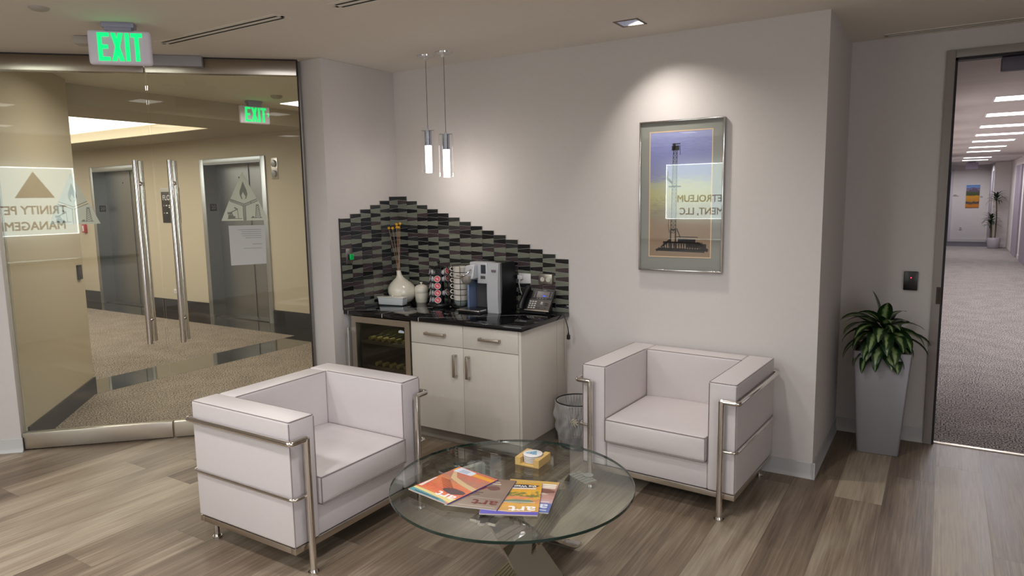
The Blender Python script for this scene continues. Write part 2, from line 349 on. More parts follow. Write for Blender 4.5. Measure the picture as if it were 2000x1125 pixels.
sbox('ceiling_cove', mat('luminous_cove_ceiling', (1, .95, .86, 1), .6, emit=2.2, ecol=(1, .97, .90, 1)), -12, -4.26, -1.8, 1.27, 2.84, 2.9)
CC = mat('corridor_ceiling_tile', srgb(196, 188, 184), .9, noise=.04, nscale=3, stretch=(.2, 3, 1))
sbox('ceiling_corridor', CC, 3.0, 5.7, YD+.1, 24.2, 2.60, 2.68)

# walls
sbox('wall_back', WALL, XA-.1, EX-.1, 0, .1, 0, H)
sbox('wall_side', WALL, XA-.24, XA, -.775, .1, 0, H, bev=.004)
sbox('wall_return', WALL, EX-.1, EX, 0, YD+.1, 0, H)
bm = newbm(); box(bm, EX-.1, 3.823, YD, YD+.12, 0, H); box(bm, 3.823, 5.4, YD, YD+.12, 2.645, H); box(bm, 5.4, 6.7, YD, YD+.12, 0, H)
struct('wall_doorway', bm, WALL)
sbox('wall_right', WALL, 6.6, 6.7, -8.1, YD+.1, 0, H)
bm = newbm(); box(bm, 6.575, 6.598, -7.1, -3.9, .5, 2.4); wn_ = struct('added_window_1', bm, mat('added_window_pane', srgb(210, 222, 240), .3, emit=1.2, ecol=(.74, .84, 1, 1)))  # added unseen window, its pane glows with the cool fill light
bm = newbm()
for a in ((-7.16, -7.1, .44, 2.46), (-3.9, -3.84, .44, 2.46), (-5.53, -5.47, .5, 2.4)): box(bm, 6.55, 6.6, a[0], a[1], a[2], a[3])
for a in ((.44, .5), (2.4, 2.46)): box(bm, 6.55, 6.6, -7.1, -3.9, a[0], a[1])
struct('added_window_frame', bm, mat('window_frame_grey', srgb(120, 120, 122), .4), wn_)
sbox('wall_rear', WALL, -5, 6.7, -8.14, -8.0, 0, H)
bm = newbm(); dbox(bm, -6.2, -1.002, -.10, .035, 0, H, bev=.006); struct('wall_left', bm, WALL)
sbox('wall_outer', WALL, -4.8, -4.7, -8.1, -4.8, 0, H)
# baseboards with a small toe
def baseboard(name, p0, p1, inward, h=.10):
    p0, p1, n_ = Vector((*p0, 0)), Vector((*p1, 0)), Vector((*inward, 0)).normalized(); d = (p1-p0)
    prof = [(0, 0), (.017, 0), (.016, .004), (.009, .014), (.0055, .03), (.0055, h-.003), (.003, h), (0, h)]
    bm = newbm(); prism(bm, prof, lambda u, v, w_: p0+d*w_+n_*u+Vector((0, 0, v)), 1.0); return struct(name, bm, BASE)
baseboard('baseboard_back', (1.56, 0), (EX+.016, 0), (0, -1)); baseboard('baseboard_return', (EX, -.016), (EX, YD), (1, 0)); baseboard('baseboard_right', (EX, YD), (3.823, YD), (0, -1))
pL0, pL1 = dp(-6, 0, .035), dp(-.996, 0, .035); baseboard('baseboard_left', (pL0.x, pL0.y), (pL1.x, pL1.y), (DN.x, DN.y))
baseboard('baseboard_side', (XA, -.79), (XA, -.66), (1, 0)); baseboard('baseboard_stub', (XA-.22, -.775), (XA+.014, -.775), (0, -1))
# doorway frame on the right with its gasket
FR = mat('door_frame_paint', srgb(150, 142, 138), .4)
bm = newbm(); box(bm, 3.808, 3.858, YD-.022, YD+.13, 0, 2.645, bev=.003); box(bm, 3.858, 5.4, YD-.022, YD+.13, 2.595, 2.645, bev=.003); box(bm, 5.36, 5.4, YD-.022, YD+.13, 0, 2.6)
fr = struct('door_3', bm, FR)
bm = newbm(); box(bm, 3.858, 3.872, YD-.012, YD+.06, 0, 2.595); box(bm, 3.858, 5.4, YD-.012, YD+.06, 2.578, 2.595)
g_ = struct('door_gasket', bm, mat('black_gasket', srgb(24, 20, 26), .6), fr)
bm = newbm(); box(bm, 3.832, 3.861, YD-.0245, YD-.015, .985, 1.10, mi=0); box(bm, 3.842, 3.852, YD-.0255, YD-.02, 1.0, 1.085, mi=1)
struct('strike_plate', bm, [mat('bronze_plate', srgb(70, 60, 54), .4, .8), BLACK], fr)
# corridor walls
CW = mat('corridor_wall_paint', srgb(222, 214, 210), .8)
sbox('wall_corridor_left', CW, 3.55, 3.80, YD+.12, 21.6, 0, 2.6)
bm = newbm(); box(bm, 5.5, 5.6, YD+.12, 21.7, 0, 2.6); struct('wall_corridor_right', bm, CW)
sbox('wall_corridor_end', CW, 3.0, 5.15, 24.1, 24.2, 0, 2.6)
sbox('wall_corridor_stub', CW, 5.10, 5.6, 21.55, 24.1, 0, 2.6)
bm = newbm(); box(bm, 4.06, 5.12, 24.085, 24.1, 0, .1); box(bm, 5.085, 5.10, 21.55, 24.1, 0, .1); box(bm, 5.09, 5.5, 21.535, 21.55, 0, .1); box(bm, 5.485, 5.5, YD+.2, 15.2, 0, .1); box(bm, 5.485, 5.5, 16.9, 17.5, 0, .1)
struct('baseboard_corridor', bm, mat('corridor_base', srgb(214, 206, 204), .5))

# elevator lobby walls
EY = 2.11
bm = newbm()
E1, E2 = (-8.88, -7.52), (-5.70, -4.38); IT = 2.325
for x0, x1 in ((-12, E1[0]), (E1[1], E2[0]), (E2[1], 0)): box(bm, x0, x1, EY, EY+.3, 0, 2.86)
for x0, x1 in (E1, E2): box(bm, x0, x1, EY, EY+.3, IT, 2.86)
struct('wall_elevator', bm, BEIGE)
sbox('wall_lobby_pilaster', BEIGE, -3.32, -2.1, EY-.10, EY, 0, 2.86)
bw0, bw1 = Vector((-1.70, -2.185, 0)), Vector((-2.80, -1.165, 0)); bd = (bw1-bw0).normalized(); bn = Vector((bd.y, -bd.x, 0))
if bn.dot(Vector((1, 1, 0))) < 0: bn = -bn
bm = newbm(); L_ = (bw1-bw0).length
prism(bm, [(0, 0), (L_, 0), (L_, -.0), (L_+.0, -.06), (L_-.25, -.3), (.05, -.3)], lambda u, v, w_: bw0+bd*u+bn*v+Vector((0, 0, w_)), 2.90)
struct('wall_lobby_left', bm, BEIGE)
sbox('wall_lobby_far', BEIGE, -12.1, -12, -4, 2.4, 0, 3.1); sbox('wall_lobby_south', BEIGE, -12, -2.9, -3.7, -3.6, 0, 3.1)
sbox('wall_lobby_east', BEIGE, -.16, -.02, .1, 2.2, 0, 2.9)
bm = newbm()
for x0, x1 in ((-12, E1[0]-.09), (E1[1]+.09, E2[0]-.09), (E2[1]+.09, -3.32)): box(bm, x0, x1, EY-.014, EY, 0, .20)
box(bm, -3.335, -.17, EY-.114, EY-.1, 0, .20); box(bm, -3.335, -3.32, EY-.1, EY, 0, .2)
struct('baseboard_elevator', bm, DKBASE)
bm = newbm(); prism(bm, [(.0, 0), (L_+.01, 0), (L_+.01, .014), (0, .014)], lambda u, v, w_: bw0+bd*u+bn*v+Vector((0, 0, w_)), .155); struct('baseboard_lobby_left', bm, DKBASE)

# ------------------------------------------------------------------ glass entrance doors
for i, (t0, t1) in enumerate(((-.999, -.006), (.006, 1.022))):
    bm = newbm(); dbox(bm, t0, t1, -.006, .006, .13, 2.655); d = struct('door_%d' % (i+1), bm, GLASS, smooth=0)
    bm = newbm(); dbox(bm, t0, t1, -.028, .028, .012, .130, bev=.003); struct('bottom_rail', bm, STEEL, d)
    bm = newbm(); dbox(bm, t0, t1, -.03, .03, 2.655, 2.76, bev=.003); struct('top_rail', bm, mat('header_bronze_steel', (.36, .31, .25, 1), .24, 1, noise=.05, nscale=20, stretch=(1, 1, 60)), d)
    tc_ = (-.10, .125)[i]
    for w_, nm in ((.062, 'pull_handle'), (-.062, 'pull_handle')):
        bm = newbm(); cyl(bm, dp(tc_, .735, w_), dp(tc_, 2.052, w_), .0185, n=20)
        h = struct(nm, bm, TUBE, d)
    bm = newbm()
    for z in (.905, 1.89): cyl(bm, dp(tc_, z, -.06), dp(tc_, z, .06), .010, n=14); cyl(bm, dp(tc_, z, .006), dp(tc_, z, .016), .017, n=16); cyl(bm, dp(tc_, z, -.016), dp(tc_, z, -.006), .017, n=16)
    struct('handle_standoff', bm, TUBE, d)
bm = newbm(); dbox(bm, -1.01, 1.03, -.034, .026, 2.76, 2.772); dbox(bm, 1.022, 1.03, -.03, .02, 0, 2.76); struct('shadow_gap_strip', bm, mat('painted_shadow_gap', srgb(40, 34, 30), .6))  # dark strip paints the shadow line above the door header

# ================================================================== helpers for writing
def label_map(o, u, v): return plane_map(o, u, v)

# ------------------------------------------------------------------ signs on the glass doors (vinyl logo seen from inside)
VIN = mat('pale_vinyl', srgb(226, 225, 212), .6, alpha=.82)
VIN2 = mat('grey_vinyl', srgb(128, 128, 118), .6, alpha=.75)
def logo(mp, s, bmA, bmB, d=.0006):
    """triangle of three kites with flame, pump jack and derrick; s = base width"""
    h = s*1.06; g = s*.016
    cx, cy = 0, h*.32; A, B, C_ = (0, h), (-s/2, 0), (s/2, 0)
    mAB = (-s*.285, h*.43); mAC = (s*.285, h*.43); mBC = (0, 0)
    def kite(pts, c, f=.975):
        return [(c[0]+(x-c[0])*f, c[1]+(y-c[1])*f) for x, y in pts]
    prism(bmA, [(x, y+g) for x, y in (A, mAB, (cx, cy), mAC)], mp, d)
    prism(bmA, [(x-g*1.3, y-g*.3) if (x, y) != B else B for x, y in (mAB, B, mBC, (cx, cy))], mp, d)
    prism(bmA, [(x+g*1.3, y-g*.3) if (x, y) != C_ else C_ for x, y in (mAC, (cx, cy), mBC, C_)], mp, d)
    q = lambda pts: prism(bmB, pts, mp, d*2)
    # channel lines
    for a, b in ((mAB, (cx, cy)), (mAC, (cx, cy)), ((cx, cy), mBC)):
        v = Vector((b[0]-a[0], b[1]-a[1])).normalized(); n_ = Vector((-v.y, v.x))*g*1.5; t = Vector((-v.y, v.x))*g*.45
        for sg in (1, -1):
            o1 = Vector(a)+n_*sg; o2 = Vector(b)+n_*sg; q([tuple(o1-t), tuple(o2-t), tuple(o2+t), tuple(o1+t)])
    # flame
    fl = [(0, .82), (-.035, .72), (-.075, .62), (-.08, .54), (-.05, .46), (-.02, .44), (-.045, .52), (-.01, .60), (.01, .56), (.045, .5), (.02, .44), (.06, .47), (.085, .55), (.07, .64), (.03, .74)]
    q([(x*s, y*h) for x, y in fl])
    # pump jack
    def ln(a, b, w_):
        a, b = Vector(a)*s, Vector(b)*s; v = (b-a).normalized(); n_ = Vector((-v.y, v.x))*w_*s/2; q([tuple(a-n_), tuple(b-n_), tuple(b+n_), tuple(a+n_)])
    ln((-.37, .045), (-.06, .045), .014); ln((-.35, .075), (-.20, .075), .05); ln((-.345, .11), (-.24, .11), .035); ln((-.36, .165), (-.26, .165), .05); ln((-.34, .07), (-.27, .2), .02); ln((-.24, .07), (-.28, .19), .02)
    ln((-.30, .18), (-.15, .25), .02); ln((-.21, .29), (-.14, .245), .03); ln((-.15, .26), (-.135, .05), .012)
    # derrick
    ln((.23, .06), (.255, .34), .011); ln((.34, .06), (.305, .34), .011); ln((.25, .34), (.31, .34), .02)
    for k in range(6):
        z0, z1 = .07+k*.045, .115+k*.045; xl0, xr0, xl1, xr1 = .23+z0*.08, .34-z0*.11, .23+z1*.08, .34-z1*.11
        ln((xl0, z0), (xr1, z1), .009); ln((xr0, z0), (xl1, z1), .009)
    ln((.13, .055), (.37, .055), .014); ln((.15, .075), (.20, .075), .03)
for t_, lab in ((-.540, 'pale vinyl triangle logo on the left glass door, right half showing beside bright reflection'), (.596, 'pale triangular logo with flame, pump jack and derrick above the paper notice')):
    mp = plane_map(dp(t_, 1.612, -.0075), DD, (0, 0, 1))
    a_, b_ = newbm(), newbm(); logo(mp, .33 if t_ > 0 else .33, a_, b_)
    t = obj('logo_decal', a_, VIN, None, 0); tag(t, lab, 'decal'); obj('logo_symbols', b_, VIN2, t, 0)
# paper notice, text shows through from behind
mp = plane_map(dp(.606, 1.428, -.0078), DD, (0, 0, 1))
bm = newbm(); prism(bm, [(-.128, -.148), (.122, -.142), (.128, .147), (-.128, .147)], mp, .0006)
t = obj('paper_notice', bm, mat('notice_paper', srgb(206, 200, 206), .7), None, 0); tag(t, 'white paper notice taped on the glass door under the triangle logo', 'notice')
bm = newbm()
for k, (z, x0) in enumerate(((.113, -.065), (.098, -.04), (.083, -.045), (.068, -.035), (.053, -.015), (.005, .03), (-.025, -.035))):
    prism(bm, [(x0, z), (.098, z), (.098, z+.004), (x0, z+.004)], plane_map(dp(.606, 1.428, -.0068), DD, (0, 0, 1)), .0003)
obj('printed_lines', bm, mat('faint_print', srgb(150, 146, 152), .7), t, 0)

# maglock box and small sensor
bm = newbm(); dbox(bm, .02, .392, .03, .085, 2.695, 2.768, bev=.004); t = obj('magnetic_lock', bm, mat('grey_enamel', srgb(150, 146, 148), .45)); tag(t, 'grey magnetic lock box on the door header right of the exit sign', 'lock box')
bm = newbm(); box(bm, -.05, .05, -.045, .045, -.05, 0, bev=.008); box(bm, -.052, -.049, -.03, .03, -.04, -.012, mi=1)
t = obj('motion_sensor', bm, [mat('sensor_white', srgb(176, 168, 158), .5), BLACK]); t.location = (-.70, -2.05, H); t.rotation_euler = (0, 0, R(45)); tag(t, 'small white motion sensor on the ceiling left of the near exit sign', 'sensor')

# ------------------------------------------------------------------ exit signs
GREEN = mat('lit_green_letters', (.0, .8, .22, 1), .4, emit=1.5, ecol=(.0, .62, .14, 1))
SIGNW = mat('sign_housing', srgb(228, 222, 236), .4)
def exit_sign(loc, rz, label, arrow=False, w_=.33, drop=.0):
    t = thing('exit_sign', label, 'sign', loc, rz, None)
    # local: face towards -Y
    bm = newbm(); box(bm, -w_/2, w_/2, -.022, .022, -.232-drop, -.042-drop, bev=.016, seg=3); obj('sign_housing', bm, SIGNW, t)
    bm = newbm(); box(bm, -.085, .085, -.035, .035, -.028, 0, bev=.004); box(bm, -.07, .07, -.03, .03, -.046-drop, -.026); obj('ceiling_canopy', bm, mat('canopy_lilac', srgb(150, 146, 170), .45), t)
    x = -w_/2+.055; bm = newbm(); z0, z1 = -.212-drop, -.058-drop; s = .021; y0 = -.0265; y1 = -.021
    P = lambda pts: prism(bm, pts, lambda u, v, d_: Vector((u, y0+d_, v)), y1-y0)
    def rct(a, b, c, d_): P([(a, c), (b, c), (b, d_), (a, d_)])
    k = w_*.9/.30
    # E
    rct(x, x+s, z0, z1); rct(x+s, x+.060*k, z1-s, z1); rct(x+s, x+.052*k, (z0+z1)/2-s/2, (z0+z1)/2+s/2); rct(x+s, x+.060*k, z0, z0+s)
    x += .070*k
    P([(x, z0), (x+s*1.1, z0), (x+.064*k, z1), (x+.064*k-s*1.1, z1)]); P([(x+.064*k-s*1.1, z0), (x+.064*k, z0), (x+s*1.1, z1), (x, z1)])
    x += .074*k; rct(x, x+s, z0, z1); x += s+.010
    rct(x, x+.060*k, z1-s, z1); rct(x+.030*k-s/2, x+.030*k+s/2, z0, z1-s)
    if arrow:
        x = w_/2-.022; P([(x-.012, -.125), (x-.004, -.125), (x+.012, -.145), (x-.004, -.165), (x-.012, -.165), (x+.003, -.145)])
    obj('letters', bm, GREEN, t, 0)
    return t
exit_sign((-.215, -2.105, H), R(45), 'near green EXIT sign hanging from the ceiling before the glass doors')
exit_sign((-2.66, .70, 2.85), R(78), 'smaller green EXIT sign with arrow, seen through the right glass door', True, .34, .015)

# ------------------------------------------------------------------ armchairs
def make_chair(loc, rz, label):
    t = thing('armchair', label, 'armchair', loc, rz, None)
    W, D_, AT = .465, .365, .155; SH = .75; ZB = .138
    bm = newbm()   # arms and back as soft upholstered slabs, seam at the steel bars
    bev = .014
    arms = []
    for s in (-1, 1):
        bm = newbm(); x0, x1 = sorted((s*W, s*(W-AT)))
        box(bm, x0, x1, -D_, D_, ZB, SH, bev=bev, seg=4)
        arms.append(obj('arm', bm, LEATH, t))
    bm = newbm(); box(bm, -W+AT, W-AT, D_-AT+.005, D_-.002, ZB, SH-.002, bev=bev, seg=4); bk = obj('backrest', bm, LEATH, t)
    bm = newbm(); tube(bm, [(-W+AT, D_-AT+.009, SH-.004), (W-AT, D_-AT+.009, SH-.004)], .0022, 6); obj('piping', bm, PIPE, bk)
    bm = newbm(); box(bm, -W+AT+.002, W-AT-.002, -D_+.015, D_-AT, ZB, .30, bev=.006); obj('front_apron', bm, LEATH, t)
    # seat cushion with a slight crown
    bm = newbm(); vs = box(bm, -W+AT+.003, W-AT-.003, -D_-.018, D_-AT+.004, .297, .437, bev=.014, seg=3)
    bmesh.ops.subdivide_edges(bm, edges=[e for e in bm.edges if e.calc_length() > .1], cuts=7, use_grid_fill=True)
    for v in bm.verts:
        a = max(0, 1-(v.co.x/.30)**2)*max(0, 1-((v.co.y-.10)/.30)**2)
        if v.co.z > .42: v.co.z += .012*a
        if v.co.y < -D_-.01: v.co.y -= .010*max(0, 1-(v.co.x/.30)**2)*max(0, 1-((v.co.z-.367)/.07)**2)
    seat = obj('seat_cushion', bm, LEATH, t)
    bm = newbm(); xx = W-AT-.006
    for z in (.434, .300): tube(bm, fillet([(-xx, D_-AT, z), (-xx, -D_-.019, z), (xx, -D_-.019, z), (xx, D_-AT, z)], .012), .0028, 6)
    for s in (-1, 1): tube(bm, [(s*xx, -D_-.019, .30), (s*xx, -D_-.019, .434)], .0026, 6)
    obj('cushion_piping', bm, PIPE, seat)
    for s, sh in zip((-1, 1), arms):
        bm = newbm(); xo, xi = s*(W-.004), s*(W-AT+.004)
        tube(bm, fillet([(xi, D_-AT, SH-.003), (xi, -D_+.002, SH-.003), (xo, -D_+.002, SH-.003), (xo, D_-.004, SH-.003)], .010), .0024, 6)
        tube(bm, [(xo, -D_+.001, SH-.01), (xo, -D_+.001, ZB)], .0022, 6); tube(bm, [(xi, -D_+.001, SH-.01), (xi, -D_+.001, .30)], .0022, 6)
        obj('piping', bm, PIPE, sh)
    # base frame
    bm = newbm(); a = W-.004; b = D_-.004
    box(bm, -a, a, -b, -b+.03, .106, .137, bev=.002); box(bm, -a, a, b-.03, b, .106, .137, bev=.002); box(bm, -a, -a+.03, -b+.031, b-.031, .1065, .1365, bev=.002); box(bm, a-.03, a, -b+.031, b-.031, .1065, .1365, bev=.002); box(bm, -a+.02, a-.02, -b+.02, b-.02, .118, .136)
    obj('base_frame', bm, NICKEL if False else mat('frame_steel', (.58, .53, .47, 1), .28, 1), t)
    # front legs run up and bend outwards into the side bars
    yl = -D_-.034; xl = W-.072; zt = .658; xb = W+.020
    for s in (-1, 1):
        bm = newbm(); cyl(bm, (s*xl, yl, .008), (s*xl, yl, zt+.004), .0165, n=20); cyl(bm, (s*xl, yl, 0), (s*xl, yl, .009), .025, n=24); cyl(bm, (s*xl, yl, .009), (s*xl, yl, .02), .021, .0165, n=20)
        obj('leg', bm, TUBE, t)
        bm = newbm(); tube(bm, fillet([(s*xl, yl, zt), (s*xb, yl, zt), (s*xb, D_+.012, zt), (s*(xb-.14), D_+.016, zt)], .018, 6), .0135, 14); obj('side_bar', bm, TUBE, t)
        bm = newbm(); tube(bm, fillet([(s*xl, yl+.012, .383), (s*(xb-.012), yl+.012, .383), (s*(xb-.012), D_+.008, .383), (s*(xb-.10), D_+.008, .383)], .03, 6), .0085, 12); obj('lower_bar', bm, TUBE, t)
        bm = newbm(); cyl(bm, (s*(W-.06), D_-.05, .008), (s*(W-.06), D_-.05, .107), .0135, n=16); cyl(bm, (s*(W-.06), D_-.05, 0), (s*(W-.06), D_-.05, .010), .023, n=20); cyl(bm, (s*(W-.06), D_-.05, .01), (s*(W-.06), D_-.05, .02), .019, .0135, n=20)
        obj('rear_foot', bm, TUBE, t)
    return t
make_chair((1.012, -1.925, 0), R(90), 'white leather armchair with steel tube frame, left of the table by the glass doors')
make_chair((2.535, -.412, 0), R(-3.2), 'white leather armchair with steel tube frame, against the wall below the framed print')

# ------------------------------------------------------------------ coffee table
TC, TR, TZ = Vector((2.249, -1.875, 0)), .552, .465
t = thing('coffee_table', 'round glass coffee table on a twisted mirrored steel base', 'coffee table', TC)
TABLE = t
bm = newbm(); n = 128
prof = [(0, TZ), (TR-.002, TZ), (TR, TZ-.002), (TR, TZ-.011), (TR-.002, TZ-.013), (0, TZ-.013)]
lathe(bm, prof, n=n)
for f in bm.faces:
    zc = f.calc_center_median(); rr_ = math.hypot(zc.x, zc.y)
    f.material_index = 1 if rr_ > TR-.0015 else 0
obj('glass_top', bm, [TOPG, GRNEDGE], t)
MIRR = mat('mirror_steel', (.72, .69, .66, 1), .03, 1)
for az_, top_, slats, ex_, w0_, zo_ in ((88, 283, 3, 1.0, .07, .02), (256, 47, 6, 1.5, .09, -.03), (338, 168, 1, 1.05, .18, .035)):
    az = R(az_); top = R(top_); P0 = Vector((math.cos(az), math.sin(az)))*.42; P1 = Vector((math.cos(top), math.sin(top)))*.37
    d2 = (P1-P0).normalized(); nn = Vector((-d2.y, d2.x)); LL = (P1-P0).length
    for j in range(slats):
        bm = newbm(); prev = None; N_ = 24
        for i in range(N_+1):
            s = i/N_; c = P0.lerp(P1, s); q_ = min(1, max(0, (s-.06)/.86)); z = .008+(TZ-.030)*(q_*q_*(3-2*q_)*.3+q_*.7)**ex_+zo_*math.sin(math.pi*q_)
            tot = w0_+abs(s-.50)*(.36 if slats > 1 else .12) if s < .5 else w0_+(s-.5)*.10
            hw = tot/slats*.5-(.0015 if slats > 1 else 0); c = c+nn*(j-(slats-1)/2)*tot/slats
            sl = math.atan2(TZ-.03, LL*.86) if .06 < s < .94 else .1
            nz_ = Vector((-d2.x*math.sin(sl), -d2.y*math.sin(sl), math.cos(sl)))*.0055
            c3 = Vector((c.x, c.y, z)); q = Vector((nn.x, nn.y, 0))*hw
            cur = [bm.verts.new(c3+q+nz_), bm.verts.new(c3-q+nz_), bm.verts.new(c3-q-nz_), bm.verts.new(c3+q-nz_)]
            if prev:
                for m_ in range(4): bm.faces.new((prev[m_], prev[(m_+1) % 4], cur[(m_+1) % 4], cur[m_]))
            else: bm.faces.new(cur)
            prev = cur
        bm.faces.new(prev[::-1]); obj('base_strap', bm, MIRR, t, 30)
    bm = newbm(); c = Vector((math.cos(top), math.sin(top), 0))*.37; cyl(bm, c+Vector((0, 0, TZ-.026)), c+Vector((0, 0, TZ-.0135)), .024, n=24)
    obj('mounting_pad', bm, CHROME, t)

# magazines -------------------------------------------------------
def magazine(center, up, z, wdt, hgt, label, stops, axis, title, tcol, extra, thick=.005, nz=(.35, 14), tsize=.062, group=None):
    up = Vector((*up, 0)).normalized(); ang = math.atan2(up.y, up.x)-math.pi/2
    t = thing('magazine', label, 'magazine', (center[0], center[1], z), ang)
    bm = newbm(); nx, ny = 6, 10; lo = {}
    def hz(x, y): return .0016*math.sin(3.0*(x/wdt+.5))+.0012*math.cos(5*(y/hgt))
    pg = [(-wdt/2, -hgt/2), (wdt/2, hgt/2)]
    for L_ in (0, 1):
        for i in range(nx+1):
            for j in range(ny+1):
                x = -wdt/2+wdt*i/nx; y = -hgt/2+hgt*j/ny; lo[(L_, i, j)] = bm.verts.new((x, y, 0 if L_ == 0 else thick-.0004))
    for i in range(nx):
        for j in range(ny):
            bm.faces.new([lo[(1, i, j)], lo[(1, i+1, j)], lo[(1, i+1, j+1)], lo[(1, i, j+1)]]); bm.faces.new([lo[(0, i, j+1)], lo[(0, i+1, j+1)], lo[(0, i+1, j)], lo[(0, i, j)]])
    for i in range(nx):
        for j in (0, ny): bm.faces.new([lo[(0, i, j)], lo[(0, i+1, j)], lo[(1, i+1, j)], lo[(1, i, j)]])
    for j in range(ny):
        for i in (0, nx): bm.faces.new([lo[(0, i, j)], lo[(0, i, j+1)], lo[(1, i, j+1)], lo[(1, i, j)]])
    obj('pages', bm, mat('magazine_pages', srgb(222, 214, 208), .6), t)
    bm = newbm(); box(bm, -wdt/2-.001, wdt/2+.001, -hgt/2-.001, hgt/2+.001, thick-.0004, thick); box(bm, -wdt/2-.0015, -wdt/2-.0005, -hgt/2, hgt/2, .0, thick, mi=1)
    cov = obj('cover', bm, [ramp_mat('cover_'+title+str(len(MATS)), axis, stops, .28, nz[0], nz[1], distort=1.2, coat=.5), mat('spine_violet', srgb(96, 88, 150), .4)], t, 0)
    mp = plane_map((-wdt/2+.012, hgt/2-.030-tsize*.72, thick), (1, 0, 0), (0, 1, 0))
    obj('masthead', text_bm('art', tsize*1.25, mp, .0004, 'LEFT', .0012, 1.25), mat('ink_%d_%d_%d' % tcol, srgb(*tcol), .4), t, 0)
    extra(t, thick, wdt, hgt)
    return t
def patch(t, name, col, pts, z, rough=.35):
    bm = newbm(); prism(bm, pts, lambda u, v, d_: Vector((u, v, z+d_)), .0003); return obj(name, bm, mat('print_%d_%d_%d' % col, srgb(*col), rough, coat=.3), t, 0)
def words_(t, txt, size, x, y, z, col, align='LEFT', bold=0):
    return obj('cover_line', text_bm(txt, size, plane_map((x, y, z), (1, 0, 0), (0, 1, 0)), .0003, align, bold), mat('ink_%d_%d_%d' % col, srgb(*col), .4), t, 0)
def bars(t, col, rows, z, name='cover_line'):
    bm = newbm()
    for x0, x1, y, h in rows: prism(bm, [(x0, y), (x1, y), (x1, y+h), (x0, y+h)], lambda u, v, d_: Vector((u, v, z+d_)), .0003)
    obj(name, bm, mat('ink_%d_%d_%d' % col, srgb(*col), .4), t, 0)
def blob(cx, cy, rx, ry, n=14, seed=0, jit=.18):
    rg = random.Random(seed); return [(cx+rx*math.cos(2*math.pi*i/n)*(1+rg.uniform(-jit, jit)), cy+ry*math.sin(2*math.pi*i/n)*(1+rg.uniform(-jit, jit))) for i in range(n)]
Zt = TZ+.0005
def ex4(t, th, w_, h):
    z = th; patch(t, 'blue_band', (96, 112, 168), [(-w_/2, h/2-.085), (w_/2, h/2-.085), (w_/2, h/2), (-w_/2, h/2)], z-.0002)
    bars(t, (226, 222, 224), [(-.10, .02, h/2-.022, .006), (-.10, -.02, h/2-.10, .005)], z)
    bars(t, (236, 228, 216), [(-.105, .0, -h/2+.028, .012), (-.105, -.01, -h/2+.046, .012), (-.105, -.03, -h/2+.064, .008)], z)
    patch(t, 'picture_rocks', (120, 74, 66), blob(-.03, -.05, .075, .022, seed=3), z+.0002); patch(t, 'picture_path', (200, 176, 160), blob(-.035, -.02, .05, .012, seed=5), z+.0004)
    patch(t, 'picture_tree', (92, 58, 60), [(-.05, -.07), (-.047, -.07), (-.042, .03), (-.045, .03)], z+.0006)
magazine((2.392, -1.970), (.334, -.943), Zt, .225, .305, 'blue-banded art magazine at the right end of the fanned row', [(-.15, (206, 170, 84)), (-.11, (196, 158, 120)), (-.06, (150, 110, 96)), (0, (186, 140, 128)), (.06, (196, 160, 160)), (.15, (120, 130, 176))], 1, 'art', (222, 224, 232), ex4, tsize=.06)
def ex3(t, th, w_, h):
    z = th; patch(t, 'violet_band', (92, 84, 180), [(-w_/2, h/2-.028), (.0, h/2-.02), (w_/2, h/2-.045), (w_/2, h/2), (-w_/2, h/2)], z-.0002)
    patch(t, 'picture_river', (112, 132, 108), blob(-.03, .035, .075, .018, seed=8), z+.0001); patch(t, 'picture_river', (216, 136, 92), blob(.0, .0, .09, .012, seed=9), z+.0002)
    patch(t, 'picture_hills', (44, 46, 60), blob(-.035, -.118, .075, .018, seed=4), z+.0003)
    words_(t, 'the West', .026, -.095, -.126, z+.0006, (240, 236, 230), bold=.0005)
    bars(t, (238, 232, 224), [(-.095, .03, -.10, .005), (-.095, .01, -.092, .004), (-.09, .05, h/2-.030, .003)], z+.0006)
    patch(t, 'address_label', (226, 226, 232), [(.075, -h/2+.03), (w_/2-.002, -h/2+.03), (w_/2-.002, -h/2+.06), (.075, -h/2+.06)], z+.0002)
    bars(t, (236, 230, 220), [(-.10, .04, h/2-.115, .003)], z+.0003)
magazine((2.352, -2.038), (.440, -.898), Zt+.0056, .238, .315, 'art magazine with orange and yellow landscape cover and violet band', [(-.158, (206, 164, 52)), (-.11, (214, 150, 36)), (-.06, (226, 172, 40)), (-.03, (104, 110, 50)), (.0, (222, 176, 50)), (.03, (206, 130, 90)), (.06, (224, 168, 70)), (.10, (206, 158, 78)), (.158, (196, 150, 96))], 1, 'art', (240, 236, 232), ex3, nz=(.5, 20), tsize=.062)
def ex2(t, th, w_, h):
    z = th; patch(t, 'picture_figure', (124, 48, 40), blob(.03, -.045, .035, .03, seed=2), z); patch(t, 'picture_figure', (106, 66, 58), blob(-.04, -.05, .03, .022, seed=6), z); patch(t, 'picture_rock', (142, 92, 74), blob(.07, .045, .04, .02, seed=7), z)
    patch(t, 'picture_mark', (84, 56, 46), [(-.01, .0), (.05, .006), (.045, .012), (-.01, .008)], z); patch(t, 'picture_mark', (84, 56, 46), [(.0, .02), (.05, .024), (.045, .03), (.0, .028)], z)
    bars(t, (176, 158, 142), [(-.10, .06, h/2-.018, .006), (-.10, .04, h/2-.098, .003)], z); bars(t, (196, 176, 158), [(-.05, .0, -h/2+.03, .01), (-.06, -.02, -h/2+.05, .012)], z)
magazine((2.214, -2.068), (.277, -.961), Zt+.0112, .228, .30, 'brown art magazine lying half under the red canyon one', [(-.15, (128, 104, 86)), (-.05, (140, 116, 98)), (.03, (126, 106, 92)), (.15, (146, 128, 110))], 1, 'art', (110, 52, 44), ex2, tsize=.062)
